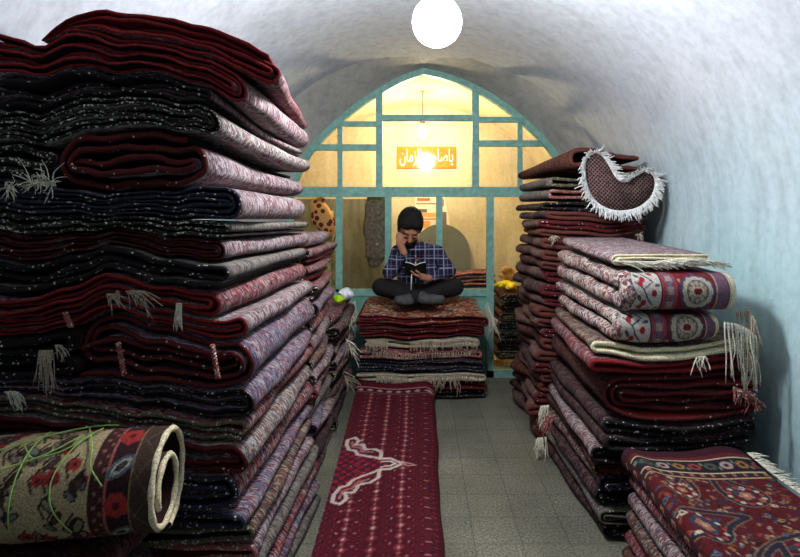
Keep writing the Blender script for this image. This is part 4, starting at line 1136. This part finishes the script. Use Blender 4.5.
# ================================================================== the man reading
YM = 5.33
def Q(x, y, d=0.0): return P(x, y, YM+d)
M_SKIN = simple('skin', (164,112,88), .55, .06, 30); M_HAIR = simple('black_hair', (24,20,19), .7, .35, 120); M_TROU = simple('black_trousers', (34,31,32), .9, .2, 60)
M_SHOE = simple('dark_grey_shoe', (74,72,72), .6, .15, 40); M_COVER = simple('black_book_cover', (30,27,28), .5, .1); M_PAGE = simple('book_pages', (226,222,214), .8, .04, 120)
def mat_plaid():
    m, nt, b = newmat('plaid_shirt', 0.9); g = node(nt, 'ShaderNodeNewGeometry'); s = node(nt, 'ShaderNodeSeparateXYZ'); nt.links.new(mapping(nt, g.outputs['Position'], (1/.075,)*3), s.inputs[0])
    col = None
    base = node(nt, 'ShaderNodeRGB'); base.outputs[0].default_value = lin4((46,46,74)); cur = base.outputs[0]
    for ax, off, wd_, c in ((0, 0.0, .34, (34,32,50)), (2, .2, .3, (36,34,54)), (0, .62, .11, (150,150,172)), (2, .75, .11, (150,150,172)), (0, .18, .05, (120,112,140)), (2, .4, .05, (124,116,144))):
        f = math_(nt, 'LESS_THAN', math_(nt, 'FRACT', math_(nt, 'ADD', s.outputs[ax], off+10)), wd_)
        f = math_(nt, 'MULTIPLY', f, .85)
        mx = node(nt, 'ShaderNodeMix', data_type='RGBA'); nt.links.new(f, mx.inputs[0]); nt.links.new(cur, mx.inputs[6]); mx.inputs[7].default_value = lin4(c); cur = mx.outputs[2]
    nt.links.new(cur, b.inputs['Base Color']); return m
M_PLAID = mat_plaid()
u_ = 1/S     # one metre in layout units
Hc = Q(409.5, 230, -.13)
fwd = np.array([.06, -.80, -.58]); fwd /= np.linalg.norm(fwd)
rt = np.cross(fwd, [0, 0, 1.]); rt /= np.linalg.norm(rt); rt = rt*np.sign(rt[0])
up = np.cross(rt, fwd); up = up*np.sign(up[2])
tilt = math.radians(-6); rt, up = rt*math.cos(tilt)+up*math.sin(tilt), up*math.cos(tilt)-rt*math.sin(tilt)
HM = np.stack([fwd, up, rt])          # rows: forward, up, right
def hp(f, u, r): return Hc+(fwd*f+up*u+rt*r)*u_*1.12
hs_ = u_*1.12
SR, SL = Q(398.5, 252, .0), Q(437, 252.5, .0)
ER, EL = Q(390, 272, -.14), Q(449, 271, -.06)
WR, WL = Q(404, 253, -.235), Q(428, 278.5, -.27)
PELV = Q(416, 290, .06)
HIPR, HIPL = Q(407, 292, .02), Q(425, 292, .02)
KR, KL = Q(381, 287, -.10), Q(455, 287, -.10)
AR, AL = Q(424, 299, -.24), Q(408, 299.5, -.22)
def fingers(s, pts_list, r0, r1):
    for pts in pts_list: s.chain(pts, np.linspace(r0, r1, len(pts)), .004)
man = SDF(np.array([-.62, 4.84, .80]), np.array([.52, 5.68, 1.86]), .0085)
man.chain([PELV, Q(416, 272, .06), Q(417, 256, .02)], [.10, .07, .05], .05).cap(Q(403, 253, .01), Q(433, 253, .01), .055, .055, .05)
man.cap(Q(416, 246, -.02), hp(-.03, -.07, 0), .066, .06, .03)
man.chain([SR, ER], [.06, .05], .03).chain([ER, WR], [.046, .032], .02).chain([SL, EL], [.06, .05], .03).chain([EL, WL], [.046, .032], .02)
man.chain([HIPR, KR], [.09, .065], .03).chain([KR, AR], [.06, .042], .02).chain([HIPL, KL], [.09, .065], .03).chain([KL, AL], [.06, .042], .02)
for a_, b_ in ((AR, Q(440, 300, -.30)), (AL, Q(399, 301, -.28))): man.cap(a_, b_, .04, .034, .02)
man.ell(hp(-.012, .03, 0), np.array([.098, .112, .076])*hs_, HM, .01).ell(hp(.026, -.052, 0), np.array([.062, .066, .056])*hs_, HM, .03)
man.cap(hp(.080, .036, -.03), hp(.080, .036, .03), .014*hs_, None, .015).cap(hp(.092, .022, 0), hp(.112, -.018, 0), .009*hs_, .013*hs_, .008)
man.ell(hp(.07, -.012, .036), np.array([.02, .022, .022])*hs_, HM, .015).ell(hp(.07, -.012, -.036), np.array([.02, .022, .022])*hs_, HM, .015)
man.cap(hp(.086, -.052, -.014), hp(.086, -.052, .014), .010*hs_, None, .008)
for sg in (1, -1): man.ell(hp(-.012, -.002, .078*sg), np.array([.020, .032, .010])*hs_, HM, .006)
# right hand flat against the cheek: palm, four fingers up along the face, thumb under the jaw
ck = hp(.055, -.03, -.062)
pr = WR*.42+ck*.58+np.array([-.015, -.02, -.005])
man.chain([WR, pr], [.032, .036], .012).cap(pr+np.array([-.012, 0, .012]), pr+np.array([.018, -.01, .02]), .03, .03, .012)
fingers(man, [[pr+np.array([-.03+.017*j, -.012, .03]), pr+np.array([-.036+.016*j, -.012+.002*j, .068+.006*(1.5-abs(j-1.5))]), pr+np.array([-.032+.013*j, .004, .10+.012*(1.5-abs(j-1.5))])] for j in range(4)], .0125, .0095)
fingers(man, [[pr+np.array([.022, -.012, .0]), pr+np.array([.042, -.022, .022]), pr+np.array([.052, -.022, .046])]], .0135, .010)
# left hand holding the book from below
bkc = Q(415.5, 272, -.30)
pl_ = bkc*.62+WL*.38+np.array([.012, .008, -.022])
man.chain([WL, pl_], [.032, .036], .012)
hd = (bkc-WL); hd /= np.linalg.norm(hd)
fingers(man, [[pl_+hd*.03+np.array([0, -.03+.018*j, -.006]), pl_+hd*.075+np.array([0, -.034+.018*j, -.012]), pl_+hd*(.10+.008*(1.5-abs(j-1.5)))+np.array([-.006, -.034+.017*j, .006])] for j in range(4)], .0125, .0095)
fingers(man, [[pl_+np.array([.0, -.03, .012]), pl_+hd*.035+np.array([0, -.048, .03]), pl_+hd*.06+np.array([0, -.05, .036])]], .0135, .010)
body = man.obj('person', M_SKIN)
tag(body, 'man in a plaid shirt reading cross-legged on a carpet stack, cheek in hand', 'person')
# hair, beard, brows, eyes
hb = SDF(Hc-.26, Hc+.28, .0075)
hb.ell(hp(-.020, .050, 0), np.array([.110, .122, .094])*hs_, HM, .0, lambda l: (.80*(l[..., 0])-.60*l[..., 1])/1.0-(.030+.30*np.abs(l[..., 2])/hs_+.006*np.sin(l[..., 2]*160))*hs_)
hb.ell(hp(-.045, .0, 0), np.array([.075, .085, .082])*hs_, HM, .02, lambda l: np.maximum(l[..., 0]-.035*hs_, -(l[..., 1]+.07*hs_)))
hb.ell(hp(.03, .105, .0), np.array([.05, .03, .06])*hs_, HM, .02)
hb.ell(hp(.045, .092, .03), np.array([.05, .04, .05])*hs_, HM, .015); hb.ell(hp(.05, .088, -.03), np.array([.045, .04, .05])*hs_, HM, .015)
gg = np.meshgrid(*[hb.lo[i]+hb.h*np.arange(hb.n[i]) for i in range(3)], indexing='ij')
hb.v += .0035*np.sin(gg[0]*150)*np.sin(gg[1]*140+1)*np.sin(gg[2]*160)+.0025*np.sin(gg[0]*300+gg[2]*210)
hb.obj('hair', M_HAIR, body)
bd = SDF(Hc-.26, Hc+.24, .0075)
bd.ell(hp(.030, -.062, 0), np.array([.071, .070, .065])*hs_, HM, .0, lambda l: np.maximum(l[..., 1]-(.012+.0*l[..., 0])*hs_-np.where(np.abs(l[..., 2]) > .035*hs_, .03, 0.0)*hs_, -(l[..., 0]+.012*hs_)))
bd.chain([hp(.093, -.040, -.028), hp(.104, -.034, 0), hp(.093, -.040, .028)], [.008*hs_, .010*hs_, .008*hs_], .008)
bd.obj('beard', M_HAIR, body)
MB().tube([hp(.0975, -.050, -.016), hp(.101, -.050, 0), hp(.0975, -.050, .016)], .006*hs_, 8).build('mouth', simple('lips', (128,70,62), .5), body, True)
for sg in (1, -1):
    MB().tube([hp(.083, .026, .016*sg), hp(.088, .032, .032*sg), hp(.074, .028, .052*sg)], np.array([.006, .007, .004])*hs_, 8).build('eyebrow', M_HAIR, body, True)
    MB().sphere(hp(.0795, .006, .032*sg), .0125*hs_).build('eye', M_SKIN, body, True)
    MB().tube([hp(.089, -.002, .019*sg), hp(.0925, -.004, .032*sg), hp(.086, -.002, .045*sg)], np.array([.003, .004, .003])*hs_, 6).build('eyelash', M_HAIR, body, True)
# shirt
sh = SDF(np.array([-.45, 4.86, .84]), np.array([.45, 5.66, 1.70]), .0085)
sh.chain([Q(409, 288, .05), Q(408, 270, .05), Q(408, 258, .02)], [.12, .11, .09], .05).chain([Q(425, 288, .05), Q(426, 270, .05), Q(427, 258, .02)], [.12, .11, .09], .05)
sh.chain([SR, Q(416, 248, .0), SL], [.066, .07, .066], .05)
sh.chain([SR, ER, ER*.4+WR*.6], [.07, .064, .046], .035).cap(ER*.4+WR*.6, ER*.12+WR*.88, .046, .044, .012).chain([SL, EL], [.07, .066], .035).chain([EL, EL*.2+WL*.8], [.064, .046], .02)
sh.cap(Q(410, 249, -.05), Q(422, 249, -.05), .06, .06, .05)
shirt = sh.obj('plaid_shirt', M_PLAID, body)
col_ = MB(); cc_ = hp(-.03, -.085, 0)
for sg in (1, -1): col_.tube([Q(416, 244, .05)+[sg*.03, .0, .01], Q(416, 246, .0)+[sg*.085, -.0, 0], Q(415, 249, -.09)+[sg*.06, 0, 0], Q(415, 252, -.125)+[sg*.02, 0, 0]], np.array([.02, .022, .022, .016]), 8)
col_.build('collar', M_PLAID, shirt, True)
for q in range(3): MB().sphere(Q(415.5, 256+7*q, -.115+.005*q), .007).build('button', M_PAGE, shirt, True)
tr = SDF(np.array([-.64, 4.84, .78]), np.array([.54, 5.68, 1.25]), .0085)
tr.ell(Q(416, 290, .06), (.20, .155, .12), None, .03)
tr.chain([HIPR, KR], [.115, .083], .05).chain([KR, KR*.15+AR*.85], [.078, .056], .03).chain([HIPL, KL], [.115, .083], .05).chain([KL, KL*.15+AL*.85], [.078, .056], .03)
tr.obj('trousers', M_TROU, body)
for a_, tip, hl in ((AR, Q(441, 299.5, -.30), Q(423, 299.5, -.27)), (AL, Q(398.5, 300, -.28), Q(409, 301, -.26))):
    s_ = SDF(np.minimum(tip, hl)-.12, np.maximum(tip, hl)+.12, .0075)
    s_.chain([hl, (hl+tip)/2, tip], [.046, .05, .042], .02).cap(hl, hl+np.array([0, .03, .03]), .04, .045, .02)
    V, f = s_.mesh(); zs = V[:, 2].min(); V[:, 2] = np.maximum(V[:, 2], zs+.02)
    so_ = obj('shoe', V, f.astype(np.int64), M_SHOE, body)
    MB().tube([hl+np.array([0, -.008, -.03]), (hl+tip)/2+np.array([0, -.008, -.035]), tip+np.array([0, -.008, -.026])], .022, 8).build('sole', M_COVER, so_, True)
# the open book
bk = empty('book', bkc, 'small open black book held in the left hand of the man', 'book')
tl = np.array([0.0, -.62, .78]); tl /= np.linalg.norm(tl)           # up along the page
def leaf_b(sg, th0, th1, off, sc, nm, m):
    mb = MB(); n = 8; R0 = []
    nrm_ = np.cross(tl, [1, 0, 0]); nrm_ = nrm_ if nrm_[1] > 0 else -nrm_
    prof = []
    for i in range(n+1):
        q = i/n; xx = sg*.098*sc*q; lift = .045*q+.010*math.sin(q*PI)
        prof.append((xx, lift))
    rings = []
    for (xx, l) in prof:
        ln = []
        for (tt, dd) in ((-1, th0), (1, th0), (1, th1), (-1, th1)):
            ln.append(bkc+np.array([xx, 0, 0])+tl*(.078*sc*tt)+nrm_*(l+off+dd)*1.0)
        rings.append(ln)
    mb.loft(rings); return mb.build(nm, m, bk)
for sg in (1, -1):
    leaf_b(sg, -.004, .0, 0, 1.05, 'cover', M_COVER); leaf_b(sg, .001, .013, 0, .98, 'page_block', M_PAGE)
MB().tube([bkc+np.array([-.035, -.015, -.02]), Q(411.5, 279, -.335), Q(411, 290, -.335)], .005, 6).build('ribbon_marker', M_PAGE, bk, True)

# ================================================================== camera, world, view
w_ = bpy.data.worlds.new('World'); bpy.context.scene.world = w_; w_.use_nodes = True
bgn = w_.node_tree.nodes['Background']; bgn.inputs[0].default_value = (0.75, 0.88, 1.0, 1); bgn.inputs[1].default_value = 0.17
cam = bpy.data.cameras.new('camera'); co_ = bpy.data.objects.new('camera', cam); C.objects.link(co_)
cam.sensor_width = 36.0; cam.sensor_fit = 'HORIZONTAL'; cam.lens = 36.0*F/800
cam.shift_x = -(HX-400)/800; cam.shift_y = -(278.5-HY)/800
co_.location = (0, 0, HZ*S); co_.rotation_euler = (PI/2, 0, 0); cam.clip_start = 0.02
sc = bpy.context.scene; sc.camera = co_
sc.view_settings.view_transform = 'Standard'; sc.view_settings.look = 'None'; sc.view_settings.gamma = 1.0; sc.view_settings.exposure = 0.18
try: sc.view_settings.use_curve_mapping = False
except Exception: pass
sc.cycles.max_bounces = 10; sc.cycles.diffuse_bounces = 5; sc.cycles.transparent_max_bounces = 16; sc.cycles.sample_clamp_indirect = 8.0
sc.cycles.caustics_reflective = False; sc.cycles.caustics_refractive = False
